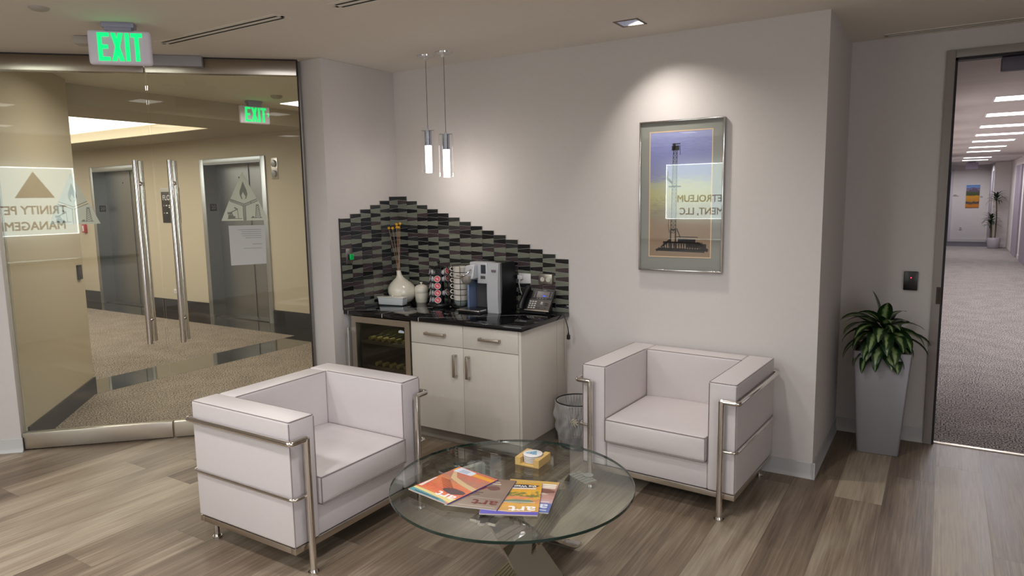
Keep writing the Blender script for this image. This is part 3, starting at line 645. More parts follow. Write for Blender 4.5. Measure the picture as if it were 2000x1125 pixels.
def ex1(t, th, w_, h):
    z = th; patch(t, 'teal_band', (92, 152, 158), [(-w_/2+.04, h/2-.016), (w_/2, h/2-.030), (w_/2, h/2), (-w_/2, h/2)], z-.0002)
    bars(t, (22, 60, 88), [(-.06, .09, h/2-.012, .005)], z+.0003); patch(t, 'pale_yellow_field', (222, 206, 134), [(-w_/2, h/2-.055), (-w_/2+.10, h/2-.04), (w_/2, h/2-.045), (w_/2, h/2-.028), (-w_/2+.06, h/2-.02), (-w_/2, h/2-.01)], z-.0001)
    patch(t, 'picture_shadow', (76, 52, 56), blob(-.055, .055, .055, .028, seed=11), z+.0002)
    patch(t, 'picture_sand', (206, 176, 132), [(-w_/2, -.02), (-.04, -.035), (.04, -.06), (.09, -.11), (.10, -.10), (.06, -.04), (-.03, -.01), (-w_/2, .01)], z+.0002)
    for k in range(9):
        x = -.02+.011*k; patch(t, 'picture_crack', (120, 40, 30), [(x-.03, .045-.008*k), (x+.03, .055-.009*k), (x+.028, .057-.009*k), (x-.03, .049-.008*k)], z+.0004)
    patch(t, 'orange_band', (228, 158, 44), [(-w_/2, -h/2+.018), (w_/2, -h/2+.018), (w_/2, -h/2+.045), (-w_/2, -h/2+.045)], z+.0001)
    patch(t, 'address_label', (214, 220, 232), [(-.0, -h/2+.012), (.105, -h/2+.004), (.108, -h/2+.056), (.0, -h/2+.05)], z+.0006)
    bars(t, (90, 96, 120), [(.03, .08, -h/2+.02+.008*k, .0022) for k in range(4)], z+.0010)
    patch(t, 'painted_glare_corner', (228, 214, 206), [(w_/2-.022, h/2-.06), (w_/2-.004, h/2-.055), (w_/2-.002, .0), (w_/2-.01, -.01)], z+.0006)  # pale patch paints glare onto the cover corner
magazine((2.066, -2.070), (-.152, -.988), Zt+.0168, .243, .318, 'red canyon cover art magazine on top at the left, with white address label', [(-.16, (196, 108, 84)), (-.10, (206, 112, 84)), (-.05, (170, 120, 100)), (.0, (216, 122, 66)), (.06, (208, 92, 56)), (.10, (226, 116, 66)), (.16, (214, 130, 92))], 1, 'art', (236, 232, 232), ex1, nz=(.62, 26), tsize=.058)

# coaster holder and coasters
HC = (2.215, -1.628); HR = R(3)
WOOD = mat('pale_bamboo', srgb(206, 170, 104), .5, noise=.06, nscale=12, stretch=(1, 14, 1))
t = thing('coaster_holder', 'square pale wooden coaster holder on the glass table', 'coaster holder', (HC[0], HC[1], TZ), HR)
bm = newbm(); s = .064; box(bm, -s, s, -s, s, 0, .008, bev=.001); obj('base', bm, WOOD, t)
for sx in (-1, 1):
    arc = [(sx*.0495*math.cos(R(a)), .0495*math.sin(R(a))) for a in range(-44, 45, 8)]
    bm = newbm(); prism(bm, [(sx*.0356, -s), (sx*s, -s), (sx*s, s), (sx*.0356, s)]+arc[::-1], lambda u, v, d_: Vector((u, v, .0078+d_)), .031); obj('side_block', bm, WOOD, t)
for k in range(5):
    z = TZ+.0083+k*.0078; bm = newbm(); lathe(bm, [(0, .0018), (.046, .0018), (.0475, .0028), (.0475, .0062), (.046, .0070), (0, .0070)], n=40); lathe(bm, [(0, 0), (.0445, 0), (.0445, .0019), (0, .0019)], n=40, mi=1)  # dark lower disc paints the shaded gap under each coaster
    c = obj('coaster', bm, [mat('coaster_white', srgb(222, 218, 216), .45), mat('gap_shade', srgb(96, 80, 62), .9)]); c.location = (HC[0], HC[1], z)
    tag(c, 'white round coaster with blue triangle logo, topmost of the stack' if k == 4 else ['white round coaster at the bottom of the stack in the holder', 'white round coaster second from the bottom of the stack', 'white round coaster in the middle of the stack', 'white round coaster just under the one with the blue logo'][k], 'coaster', 'coasters stacked in the wooden holder')
    if k == 4:
        mp = plane_map((-.004, .0, .0071), Matrix.Rotation(R(118), 3, 'Z') @ Vector((1, 0, 0)), Matrix.Rotation(R(118), 3, 'Z') @ Vector((0, 1, 0)))
        a_, b_ = newbm(), newbm(); logo(lambda u, v, d_: mp(u, v-.022, d_), .052, a_, b_, .0003)
        obj('blue_logo', a_, mat('logo_blue', srgb(60, 140, 180), .4), c, 0); obj('logo_symbols', b_, mat('logo_pale', srgb(196, 214, 222), .4), c, 0)

# ------------------------------------------------------------------ kitchenette
D_, L_, TOP = .67, 1.579, .914
CTM = bpy.data.materials.new('black_marble'); CTM.use_nodes = True; nt = CTM.node_tree; b = nt.nodes['Principled BSDF']; b.inputs['Base Color'].default_value = srgb(14, 14, 16); b.inputs['Roughness'].default_value = .06
bm = newbm(); box(bm, XA+.002, L_, -D_, -.001, TOP-.031, TOP, bev=.003)
ct = obj('countertop', bm, CTM); tag(ct, 'polished black stone countertop with thin white veins', 'countertop')
VM = mat('white_vein', srgb(196, 190, 186), .12)
def vein(pts, wd, ex):
    bm = newbm()
    for a, b2 in zip(pts, pts[1:]):
        a, b2 = Vector(a), Vector(b2); v = (b2-a).normalized(); n_ = Vector((-v.y, v.x))*wd/2
        prism(bm, [tuple(a-n_), tuple(b2-n_), tuple(b2+n_), tuple(a+n_)], lambda u, v_, w_: Vector((u, v_, TOP-.0004+w_)), .0007)
    x, w2_ = ex; prism(bm, [(x-w2_/2, TOP-.029), (x+w2_/2, TOP-.029), (x+w2_*.6, TOP-.001), (x-w2_*.3, TOP-.001)], lambda u, v_, w_: Vector((u, -D_-.0004+w_, v_)), .0006)
    obj('stone_vein', bm, VM, ct, 0)
vein([(.03, -.668), (.09, -.62), (.17, -.585), (.30, -.45), (.40, -.37), (.50, -.285), (.62, -.15)], .003, (.03, .004))
vein([(.375, -.668), (.372, -.57), (.33, -.48), (.36, -.42), (.31, -.36), (.33, -.30)], .004, (.375, .006))
vein([(.72, -.668), (.80, -.645), (.93, -.565), (1.02, -.49), (1.10, -.432), (1.20, -.34), (1.345, -.24)], .003, (.72, .005))


t = thing('base_cabinet', 'whitewashed base cabinet with two drawers over two doors', 'cabinet', (0, 0, 0))
X0, X1, FY = .632, L_-.020, -.648
bm = newbm(); box(bm, X0-.002, X1-.02, -.628, -.002, .105, TOP-.032); obj('carcass', bm, CAB, t)
bm = newbm(); box(bm, X1-.020, X1, -.647, -.002, .105, TOP-.032, bev=.001); box(bm, X1-.0205, X1+.0005, -.16, -.1585, .11, TOP-.04, mi=1); obj('side_panel', bm, [CAB, mat('joint_line', srgb(150, 140, 128), .6)], t)
bm = newbm(); box(bm, .05, X1-.02, -.552, -.02, 0, .107); obj('toe_kick', bm, mat('toe_kick_grey', srgb(142, 134, 122), .5), t)
XM = 1.091
for i, (a, c_) in enumerate(((X0, XM-.0015), (XM+.0015, X1-.022))):
    bm = newbm(); box(bm, a, c_, FY, FY+.019, .7265, TOP-.034, bev=.0015); d = obj('drawer', bm, CAB, t)
    hx0, hx1 = ((.772, .947), (1.236, 1.402))[i]
    bm = newbm(); box(bm, hx0, hx1, FY-.034, FY-.024, .794, .813, bev=.0015); box(bm, hx0, hx0+.010, FY-.03, FY, .794, .813); box(bm, hx1-.010, hx1, FY-.03, FY, .794, .813); obj('pull_handle', bm, NICKEL, d)
    bm = newbm(); box(bm, a, c_, FY, FY+.019, .108, .7225, bev=.0015); d = obj('door', bm, CAB, t)
    hx = (1.028, 1.137)[i]
    bm = newbm(); box(bm, hx-.010, hx+.010, FY-.034, FY-.024, .516, .674, bev=.0015); box(bm, hx-.010, hx+.010, FY-.03, FY, .516, .526); box(bm, hx-.010, hx+.010, FY-.03, FY, .664, .674); obj('pull_handle', bm, NICKEL, d)

# beverage cooler
t = thing('beverage_cooler', 'undercounter drinks cooler with dark glass door in a steel frame', 'cooler', (.335, -.35, 0))
t0x = .335
def rel(v): return v
bm = newbm(); x0, x1, z0, z1, fy = .045-t0x, .622-t0x, .108, .873, -.655+.35
for a in ((x0+.01, x0+.022, -.26, .33, z0, z1-.01), (x1-.022, x1-.01, -.26, .33, z0, z1-.01), (x0+.01, x1-.01, -.26, .33, z0, z0+.012), (x0+.01, x1-.01, -.26, .33, z1-.02, z1-.01), (x0+.01, x1-.01, .32, .33, z0, z1-.01)): box(bm, *a)
obj('body', bm, mat('cooler_interior', srgb(54, 52, 48), .5), t)
CF = mat('cooler_frame_steel', (.55, .50, .42, 1), .34, 1, noise=.05, nscale=30, stretch=(1, 1, 30))
bm = newbm(); fw = .046
Pf = lambda pts: prism(bm, pts, lambda u, v, w_: Vector((u, fy+w_, v)), .04)
Pf([(x0, z0), (x0+fw, z0+fw), (x0+fw, z1-fw), (x0, z1)]); Pf([(x1, z0), (x1-fw, z0+fw), (x1-fw, z1-fw), (x1, z1)]); Pf([(x0, z1), (x0+fw, z1-fw), (x1-fw, z1-fw), (x1, z1)]); Pf([(x0, z0), (x0+fw, z0+fw), (x1-fw, z0+fw), (x1, z0)])
dr = obj('door_frame', bm, CF, t, 0)
bm = newbm(); box(bm, x0+fw-.002, x1-fw+.002, fy+.012, fy+.020, z0+fw-.002, z1-fw+.002); obj('smoked_glass', bm, glass_mat('smoked_pane', (.58, .57, .50, 1), 1.0), dr, 0)
bm = newbm(); cyl(bm, (x0+.014, fy-.05, .30), (x0+.014, fy-.05, .79), .0075, n=14); box(bm, x0+.006, x0+.022, fy-.05, fy+.002, .76, .785); box(bm, x0+.006, x0+.022, fy-.05, fy+.002, .32, .345); obj('handle', bm, mat('satin_bar', (.75, .75, .74, 1), .3, 1), dr)
bm = newbm()
for cx_, r_ in ((-.018, .007), (-.006, .011), (.008, .009), (.019, .006)): lathe(bm, [(0, 0), (r_, 0), (r_, .0008), (0, .0008)], n=16, M=Matrix.Translation((.534-t0x+cx_, fy+.0118, .79)) @ Matrix.Rotation(R(90), 4, 'X'))
box(bm, .534-t0x-.026, .534-t0x+.026, fy+.0108, fy+.0118, .780, .790); obj('badge', bm, mat('badge_white', srgb(206, 214, 224), .4), dr)
bm = newbm()
for z in (.665, .47, .28):
    for k in range(14): cyl(bm, (x0+.04+k*.038, -.20, z), (x0+.04+k*.038, .30, z), .0022, n=6)
    cyl(bm, (x0+.03, -.22, z), (x1-.03, -.22, z), .004, n=8); box(bm, x0+.025, x1-.025, -.235, -.228, z-.012, z+.012)
obj('wire_shelf', bm, mat('shelf_wire', (.4, .4, .38, 1), .4, 1), t)
area_light('cooler_fill', (.335, -.45, .845), .3, .35, (1, .95, .7), spread=160, size_y=.05)  # unseen lamp added inside the cooler so the bottles show
BOTT = mat('bottle_glass', srgb(48, 52, 30), .15); CAPM = mat('bottle_foil', srgb(186, 176, 110), .4)
first = None
for row, (z, xs) in enumerate(((.692, (.166, .234, .297, .363, .428, .498)), (.497, (.223, .296, .367, .438, .509)))):
    for k, x in enumerate(xs):
        if first is None:
            bm = newbm(); Mx = Matrix.Rotation(R(-90), 4, 'X')   # neck towards -y
            lathe(bm, [(0, 0), (.0145, 0), (.0145, .08), (.026, .12), (.0375, .16), (.0375, .28), (.030, .285), (0, .282)], n=20, M=Mx); first = obj('wine_bottle', bm, BOTT)
            bm = newbm(); lathe(bm, [(0, -.002), (.0155, -.002), (.0160, .05), (.0150, .05), (.0150, 0), (0, -.001)], n=20, M=Mx); obj('foil_cap', bm, CAPM, first)
            o = first
        else: o = copy_tree(first)
        o.location = (x, -.585, z+.004)
        nm = ['first', 'second', 'third', 'fourth', 'fifth', 'last'][k]
        tag(o, ('%s bottle from the left, neck outwards on the upper shelf of the cooler' if row == 0 else '%s bottle from the left, neck outwards on the lower shelf of the cooler') % (nm if not (row and k == 4) else 'last'), 'bottle', 'wine bottles lying in the drinks cooler')

# tile backsplashes
TM = [mat('tile_black', srgb(20, 21, 22), .22, noise=.2, nscale=40, stretch=(.15, .15, 3), coat=.4), mat('tile_umber', srgb(66, 54, 56), .25, noise=.2, nscale=40, stretch=(.15, .15, 3), coat=.4), mat('tile_slate', srgb(46, 48, 46), .22, noise=.2, nscale=40, stretch=(.15, .15, 3), coat=.4),
      mat('tile_sage', srgb(116, 119, 105), .2, noise=.15, nscale=40, stretch=(.15, .15, 3), coat=.4), mat('grout_grey', srgb(196, 192, 186), .8)]
def backsplash(mp, ncol, cw, ztop0, step, side):
    bm = newbm(); p = .0327; amp = .0040; g = .0013; rg = random.Random(11+side)
    for c in range(ncol):
        zt = ztop0-step*c-(.006 if side == 0 and c else 0); u0, u1 = c*cw, (c+1)*cw; edge0, edge1 = c % 2, (c+1) % 2
        prism(bm, [(u0, TOP), (u1, TOP), (u1, zt+.002), (u0, zt+.002)], lambda u, v, d_: mp(u, v, d_), .005, 4)
        k0 = int((zt-TOP)/p)+1; last = -1
        for k in range(k0):
            def bz(kk, e): return zt-kk*p+(amp if (kk+e) % 2 else -amp)*(0 if kk == 0 else 1)
            a0, a1, b0, b1 = bz(k, edge0), bz(k, edge1), max(bz(k+1, edge0), TOP), max(bz(k+1, edge1), TOP)
            if a0-b0 < .004 and a1-b1 < .004: continue
            if k == 0: mi = rg.choice((0, 2, 0))
            elif last != 3 and rg.random() < (.56 if last >= 0 else .4): mi = 3
            else: mi = rg.choice((0, 0, 1, 1, 2))
            last = mi
            prism(bm, [(u0+g, b0+g), (u1-g, b1+g), (u1-g, a1-g), (u0+g, a0-g)], lambda u, v, d_: mp(u, v, d_), .0085, mi)
    return bm
bm = backsplash(lambda u, v, w_: Vector((XA+u, -.0015-w_, v)), 15, (L_-XA)/15, 1.772, .0332, 0)
t = obj('tile_backsplash', bm, TM, None, 0); tag(t, 'dark glass mosaic backsplash stepping down to the right along the back wall', 'backsplash')
bm = backsplash(lambda u, v, w_: Vector((XA+.0015+w_, -u, v)), 6, .67/6, 1.772, .0322, 1)
t = obj('tile_backsplash', bm, TM, None, 0); tag(t, 'dark glass mosaic backsplash stepping down to the left on the side wall', 'backsplash')
bm = newbm(); box(bm, XA+.0005, XA+.0105, -.674, -.6695, TOP, 1.772-5*.0322+.002); t = obj('tile_edge_trim', bm, mat('dark_trim', srgb(40, 38, 40), .4)); tag(t, 'thin dark vertical trim at the left edge of the mosaic', 'trim')

# vase with dried flowers
Z0 = TOP
t = thing('vase', 'round cream ceramic vase with narrow off-centre neck in the counter corner', 'vase', (.114, -.132, Z0))
bm = newbm(); prof = [(0, 0), (.055, 0), (.062, .004), (.084, .03), (.098, .062), (.100, .085), (.094, .110), (.076, .137), (.050, .160), (.028, .180), (.018, .200), (.0155, .222), (.0165, .232), (.0125, .232), (.011, .20), (0, .19)]
lathe(bm, [(r_*1.17, z_*1.12) for r_, z_ in prof], n=48)
for v in bm.verts: v.co.x -= .020*(max(0, v.co.z-.06)/.16)**1.2*.85; v.co.y -= .012*(max(0, v.co.z-.06)/.16)**1.2
obj('body', bm, CERAM, t)
STEM = mat('dry_stem', srgb(176, 140, 112), .7); BILL = mat('yellow_billy_button', srgb(206, 156, 40), .85, noise=.25, nscale=180, bump=.8)
fl = [(-.105, 1.518, 'leftmost yellow ball flower, leaning left out of the vase'), (-.068, 1.517, 'second yellow ball flower from the left in the vase'), (-.030, 1.547, 'yellow ball flower, tallest of the middle pair in the vase'), (-.028, 1.525, 'lower yellow ball flower behind the middle pair'), (-.012, 1.522, 'lowest yellow ball flower of the right cluster'), (.004, 1.552, 'rightmost and highest yellow ball flower in the vase')]
for k, (dx, z, lab) in enumerate(fl):
    # positions along the camera-right direction from the neck
    nk = Vector((.094, -.144, Z0+.215)); hd = Vector((.107+dx*.72, -.130+dx*.45, z)); o_ = thing('dried_flower', lab, 'flower', nk, 0, 'yellow ball flowers in the cream vase')
    bm = newbm(); e_ = hd-nk; tube(bm, [Vector((0, 0, -.03)), e_*.33+Vector((.002, 0, 0)), e_*.7, e_], .0015, 6); obj('stem', bm, STEM, o_)
    bm = newbm(); bmesh.ops.create_icosphere(bm, subdivisions=3, radius=.0115)
    for v in bm.verts: v.co *= 1+.05*random.random()
    for v in bm.verts: v.co += e_
    obj('flower_head', bm, BILL, o_)
# lidded dish
t = thing('lidded_dish', 'rectangular white ceramic dish with flat knobbed lid before the vase', 'dish', (.140, -.284, Z0), R(8))
bm = newbm(); vs = box(bm, -.119, .119, -.038, .038, 0, .058, bev=.006, seg=3)
for v in bm.verts: k = .94+.06*v.co.z/.058; v.co.x *= k; v.co.y *= k
obj('body', bm, mat('pale_blue_glaze', srgb(206, 212, 212), .2, coat=.4), t); bm = newbm(); box(bm, -.123, .123, -.042, .042, .0575, .064, bev=.0025); obj('lid', bm, CERAMW, t)
bm = newbm(); lathe(bm, [(0, .074), (.007, .073), (.009, .070), (.006, .064), (0, .064)], n=16); obj('knob', bm, CERAMW, t)
# lidded jar
t = thing('sugar_jar', 'small cream lidded jar between the vase and the pod carousel', 'jar', (.272, -.082, Z0))
JS = Matrix.Diagonal((1.15, 1.15, 1.09, 1))
bm = newbm(); lathe(bm, [(0, 0), (.040, 0), (.043, .004), (.047, .05), (.0475, .068), (.046, .070), (.0475, .072), (.048, .104), (.046, .108), (0, .108)], n=36, M=JS); obj('body', bm, CERAM, t)
bm = newbm(); lathe(bm, [(.047, .108), (.047, .112), (.036, .127), (.018, .134), (.006, .136), (.006, .142), (.011, .146), (.010, .152), (0, .154)], n=36, M=JS); obj('lid', bm, CERAM, t)

# pod carousel
CX, CY = .520, -.165
t = thing('pod_carousel', 'black revolving coffee pod carousel with five columns', 'pod holder', (CX, CY, Z0))
bm = newbm(); lathe(bm, [(0, 0), (.094, 0), (.096, .004), (.096, .014), (.088, .022), (.03, .028), (0, .03)], n=40); obj('base', bm, BLACK, t)
bm = newbm(); cyl(bm, (0, 0, .02), (0, 0, .335), .006, n=12); lathe(bm, [(0, .30), (.055, .30), (.058, .305), (.02, .315), (0, .316)], n=30); lathe(bm, [(.004, .33), (.010, .338), (.012, .345), (.008, .356), (0, .358)], n=16)
cyl(bm, (-.016, 0, .352), (-.007, 0, .340), .003, n=8); cyl(bm, (.016, 0, .352), (.007, 0, .340), .003, n=8); obj('centre_post', bm, BLACK, t)
AZ = [R(-62+72*k) for k in range(5)]
for a in AZ:
    bm = newbm(); d2 = Vector((math.cos(a), math.sin(a), 0)); s2 = Vector((-math.sin(a), math.cos(a), 0))
    for sg in (-1, 1): tube(bm, [d2*.066+s2*.027*sg+Vector((0, 0, .015)), d2*.066+s2*.027*sg+Vector((0, 0, .31))], .0022, 6)
    box(bm, -.001, .001, -.026, .026, .03, .30, M=Matrix.Translation(d2*.028) @ Matrix.Rotation(a, 4, 'Z'))
    for k in range(5):
        c = d2*.066+Vector((0, 0, .052+k*.055)); ax = (d2+Vector((0, 0, .28))).normalized(); tube(bm, ring(c, ax, .0262, 20), .0018, 6, closed=True)
    obj('pod_rack', bm, BLACK, t)
PODS = [(1, 4, 'red', 'top of right column'), (0, 3, 'red', ''), (1, 3, 'maroon', ''), (0, 2, 'red', ''), (0, 1, 'red', ''), (1, 1, 'brown', ''), (0, 0, 'red', ''), (4, 4, 'violet', ''), (4, 3, 'green', ''), (4, 2, 'violet', ''), (4, 1, 'green', ''), (4, 0, 'violet', '')]
LIDC = {'red': srgb(206, 40, 56), 'maroon': srgb(140, 40, 56), 'brown': srgb(110, 70, 60), 'violet': srgb(110, 90, 110), 'green': srgb(80, 120, 80)}
LEV = ['bottom row', 'second row from the bottom', 'middle row', 'second row from the top', 'top row']; CN = {0: 'front column', 1: 'right column', 4: 'left column'}
for c, k, col, _ in PODS:
    a = AZ[c]; d2 = Vector((math.cos(a), math.sin(a), 0)); ax = (d2+Vector((0, 0, .28))).normalized(); o = Vector((CX, CY, Z0+.052+k*.055))+d2*.062
    p = thing('coffee_pod', '%s-lidded coffee pod, %s of the carousel, %s' % (col, CN[c], LEV[k]), 'coffee pod', o, 0, 'coffee pods in the black carousel'); p.rotation_euler = ax.to_track_quat('Z', 'Y').to_euler()
    bm = newbm(); lathe(bm, [(0, -.032), (.017, -.032), (.019, -.028), (.0225, .008), (.0255, .009), (.0255, .0115), (.022, .0118)], n=24); obj('cup', bm, WHITEP, p)
    bm = newbm(); lathe(bm, [(0, .0125), (.0215, .0125), (.0225, .0112), (0, .0112)], n=24); l = obj('foil_lid', bm, mat('pod_lid_'+col, LIDC[col], .35), p)
    bm = newbm()
    for q in range(3): prism(bm, blob(.004*q-.004, .005-.006*q, .009, .0022, seed=q+k), lambda u, v, w_: Vector((u, v, .0125+w_)), .0003)
    obj('lid_print', bm, mat('lid_print', srgb(226, 190, 190), .5), l, 0)

# mug rack with stacked mugs
MX, MY = .705, -.120
t = thing('mug_rack', 'black wire rack holding a stack of cups behind the coffee machine', 'mug rack', (MX, MY, Z0))
bm = newbm(); tube(bm, ring(Vector((0, 0, .006)), Vector((0, 0, 1)), .0725, 28), .003, 6, closed=True); tube(bm, ring(Vector((0, 0, .322)), Vector((0, 0, 1)), .0705, 28), .002, 6, closed=True)
for a in (35, -62, 145, 235):
    x, y = .0715*math.cos(R(a)), .0715*math.sin(R(a)); tube(bm, [(x, y, .004), (x, y, .322)], .0018, 6)
obj('wire_frame', bm, BLACKM, t)
for k in range(7):
    z = .006+k*.044; bm = newbm()
    lathe(bm, [(0, .0), (.034, .0), (.042, .006), (.054, .030), (.0565, .043), (.054, .043), (.050, .030), (.038, .008), (0, .006)] if k == 0 else [(0, .0), (.046, .0), (.054, .004), (.056, .02), (.0575, .0425), (.0545, .0425), (.052, .02), (.044, .006), (0, .004)], n=36)
    m = obj('mug', bm, mat('grey_green_glaze', srgb(150, 160, 156), .2, coat=.4) if k == 0 else CERAMW); m.location = (MX, MY, Z0+z); m.scale = (1.12, 1.12, 1)
    if k:
        hb = newbm(); d2 = Vector((-.85, -.53, 0)).normalized(); tube(hb, [d2*.055+Vector((0, 0, .036)), d2*.066+Vector((0, 0, .040)), d2*.076+Vector((0, 0, .032)), d2*.077+Vector((0, 0, .022)), d2*.068+Vector((0, 0, .013)), d2*.055+Vector((0, 0, .012))], .0038, 8); obj('handle', hb, CERAMW, m)
    ords = ['grey-green bowl-shaped cup at the bottom of the cup stack', 'white cup directly on the grey-green one in the stack', 'white cup third from the bottom of the stack', 'white cup in the middle of the stack', 'white cup third from the top of the stack', 'white cup just below the topmost in the stack', 'topmost white cup of the stack in the wire rack']
    tag(m, ords[k], 'cup', 'cups stacked in the wire rack')

# coffee machine
t = thing('coffee_machine', 'silver and black pod coffee machine on the countertop', 'coffee machine', (1.003, -.150, Z0), R(-1))
hw, fy_, by_ = .146, -.115, .115; HT = .366
bm = newbm()   # black body: side profile
prof_ = [(fy_+.02, 0), (by_, 0), (by_+.004, .20), (by_-.01, HT-.02), (by_-.03, HT-.003), (fy_+.02, HT-.003)]
prism(bm, prof_, lambda u, v, w_: Vector((.06+w_, u, v)), hw-.06); prism(bm, [(fy_+.10, 0), (by_, 0), (by_, HT-.006), (fy_+.08, HT-.006)], lambda u, v, w_: Vector((-hw+.01+w_, u, v)), hw+.05)
obj('body', bm, BLACK, t)
bm = newbm()   # curved silver front strip on the right
pts = [(fy_-.010, 0), (fy_+.028, 0), (fy_+.042, .18), (fy_+.040, HT), (fy_-.002, HT), (fy_-.014, .24), (fy_-.016, .10)]
prism(bm, pts, lambda u, v, w_: Vector((.050+w_, u, v)), .096); obj('side_strip', bm, SILVER, t)
bm = newbm(); box(bm, .092, .127, fy_-.0175, fy_-.008, .300, .318, bev=.002); obj('badge', bm, mat('badge_grey', srgb(120, 104, 116), .3), t)
bm = newbm(); box(bm, -.040, .049, fy_-.008, fy_+.10, .212, HT, bev=.005, seg=3); box(bm, -hw+.02, .05, fy_+.02, fy_+.11, .232, HT-.001, bev=.004); obj('control_head', bm, SILVER, t)
bm = newbm(); box(bm, -.006, .038, fy_-.0095, fy_-.006, .285, .350, bev=.002); obj('display', bm, mat('display_dark', srgb(58, 62, 72), .12), t)
bm = newbm(); box(bm, -.010, .034, fy_-.0095, fy_-.006, .246, .270, bev=.002); box(bm, -.088, -.058, fy_-.037, fy_-.033, .262, .270); obj('button_panel', bm, mat('panel_grey', srgb(86, 86, 84), .3), t)
# brewing head with round cup and handle
bm = newbm(); vs = box(bm, -.125, -.040, fy_-.065, fy_+.05, .245, .352, bev=.010, seg=3)
for v in bm.verts:
    if v.co.z > .30: v.co.y += (v.co.z-.30)*.55*(1 if v.co.y < fy_ else 0)
    if v.co.x < -.08: v.co.z -= (-.08-v.co.x)*.25 if v.co.z > .3 else 0
obj('brew_head', bm, SILVER, t)
bm = newbm(); lathe(bm, [(0, .205), (.018, .207), (.030, .215), (.040, .235), (.044, .262), (.044, .270), (0, .272)], (-.100, fy_-.055, 0), n=32); obj('brew_cup', bm, mat('warm_silver', srgb(178, 172, 164), .25, .5), t)
bm = newbm(); tube(bm, fillet([(-.052, fy_-.068, .318), (-.070, fy_-.10, .285), (-.100, fy_-.112, .272), (-.160, fy_-.10, .274)], .02), [.005]*3+[.0065]*9+[.005]*20 if False else .0058, 10); obj('handle', bm, CHROME, t)
obj('lettering', text_bm('KEURIG', .011, plane_map((-.086, fy_-.0655, .292), (1, 0, 0), (0, 0, 1)), .0008, 'CENTER', .0002, 1.2), mat('logo_ink', srgb(70, 86, 120), .4), t, 0)
bm = newbm(); box(bm, -.122, .05, fy_+.085, fy_+.095, .02, .235); obj('back_panel', bm, mat('grey_panel', srgb(74, 73, 74), .4), t)
bm = newbm(); box(bm, -.140, -.122, fy_-.004, fy_+.10, .012, .235, bev=.003); obj('left_post', bm, mat('blue_silver', srgb(140, 160, 196), .3, .4), t)
bm = newbm(); box(bm, -.150, .048, fy_-.105, fy_+.09, 0, .018, bev=.003); obj('tray_base', bm, BLACK, t)
bm = newbm(); box(bm, -.156, .044, fy_-.115, fy_+.02, .017, .026, bev=.002); box(bm, -.15, .04, fy_-.108, fy_+.012, .0255, .0268, mi=1); obj('drip_tray', bm, [mat('tray_steel', (.72, .68, .64, 1), .25, 1), mat('tray_grille', srgb(70, 68, 68), .3, .6)], t)

# desk phone
t = thing('desk_phone', 'black desk phone with handset and lit screen at the right of the counter', 'telephone', (1.372, -.062, Z0), R(-1))
a0, a1 = Vector((0, -.082, .016)), Vector((0, .022, .158)); e = (a1-a0); ln_ = e.length; ev = e.normalized(); nv = Vector((1, 0, 0)).cross(ev)
def ph(u, v, w_): return a0+Vector((u, 0, 0))+ev*v+nv*w_
bm = newbm(); wL, wR = -.150, .118
A4 = [ph(wL, 0, -.010), ph(wR, 0, -.010), ph(wR, 0, .004), ph(wL, 0, .004)]; B4 = [p+ev*ln_ for p in A4]
va = [bm.verts.new(p) for p in A4]; vb = [bm.verts.new(p) for p in B4]
bm.faces.new(va[::-1]); bm.faces.new(vb)
for i in range(4): bm.faces.new((va[i], va[(i+1) % 4], vb[(i+1) % 4], vb[i]))
prism(bm, [(-.078, 0), (.020, 0), (.024, .145), (-.05, .05)], lambda u, v, w_: Vector((wL+.02+w_, u, v)), .22)
obj('housing', bm, BLACK, t)
def pbox(bm, u0, u1, v0, v1, w0, w1, mi=0):
    M = Matrix.Translation(a0) @ Matrix(((1, ev.x, nv.x, 0), (0, ev.y, nv.y, 0), (0, ev.z, nv.z, 0), (0, 0, 0, 1)))
    box(bm, u0, u1, v0, v1, w0, w1, bev=.001, seg=1, mi=mi, M=M)
bm = newbm(); pbox(bm, -.070, wR-.002, .004, .092, .004, .006); obj('face_panel', bm, mat('panel_taupe', srgb(78, 72, 68), .35), t)
bm = newbm(); pbox(bm, -.022, .084, .108, .160, .004, .0065); obj('screen', bm, mat('phone_screen', srgb(92, 86, 84), .2, emit=.10, ecol=srgb(120, 110, 110)), t)
bm = newbm(); pbox(bm, .028, .058, .117, .128, .0065, .007); obj('screen_readout', bm, mat('phone_blue', srgb(50, 80, 190), .3, emit=.7, ecol=srgb(50, 80, 200)), t)
for r_ in range(4):
    for c in range(3): bm = newbm(); pbox(bm, -.062+c*.022, -.047+c*.022, .018+r_*.017, .027+r_*.017, .006, .009); obj('number_key', bm, mat('key_white', srgb(206, 204, 202), .4), t)
for u, v in ((.036, .066), (.046, .066), (.036, .054), (.046, .054)): bm = newbm(); pbox(bm, u-.003, u+.004, v, v+.008, .006, .009); obj('navigation_key', bm, mat('key_bright', srgb(226, 224, 222), .4), t)
KG = mat('key_grey', srgb(170, 166, 166), .4)
for k in range(4): bm = newbm(); pbox(bm, -.016+k*.024, -.004+k*.024, .100, .1035, .004, .0065); obj('soft_key', bm, KG, t)
for k in range(5):
    for u0 in (.092, -.044): bm = newbm(); pbox(bm, u0, u0+.012, .112+k*.010, .1155+k*.010, .004, .0065); obj('line_key', bm, KG, t)
bm = newbm(); pbox(bm, .018, .048, .167, .171, .004, .0055); obj('badge', bm, KG, t)
bm = newbm()
for u, v in ((.075, .06), (.09, .06), (.075, .045), (.09, .045), (.082, .022), (.03, .022), (.012, .022)): pbox(bm, u-.005, u+.005, v, v+.005, .006, .0085)
obj('small_keys', bm, BLACKM, t)
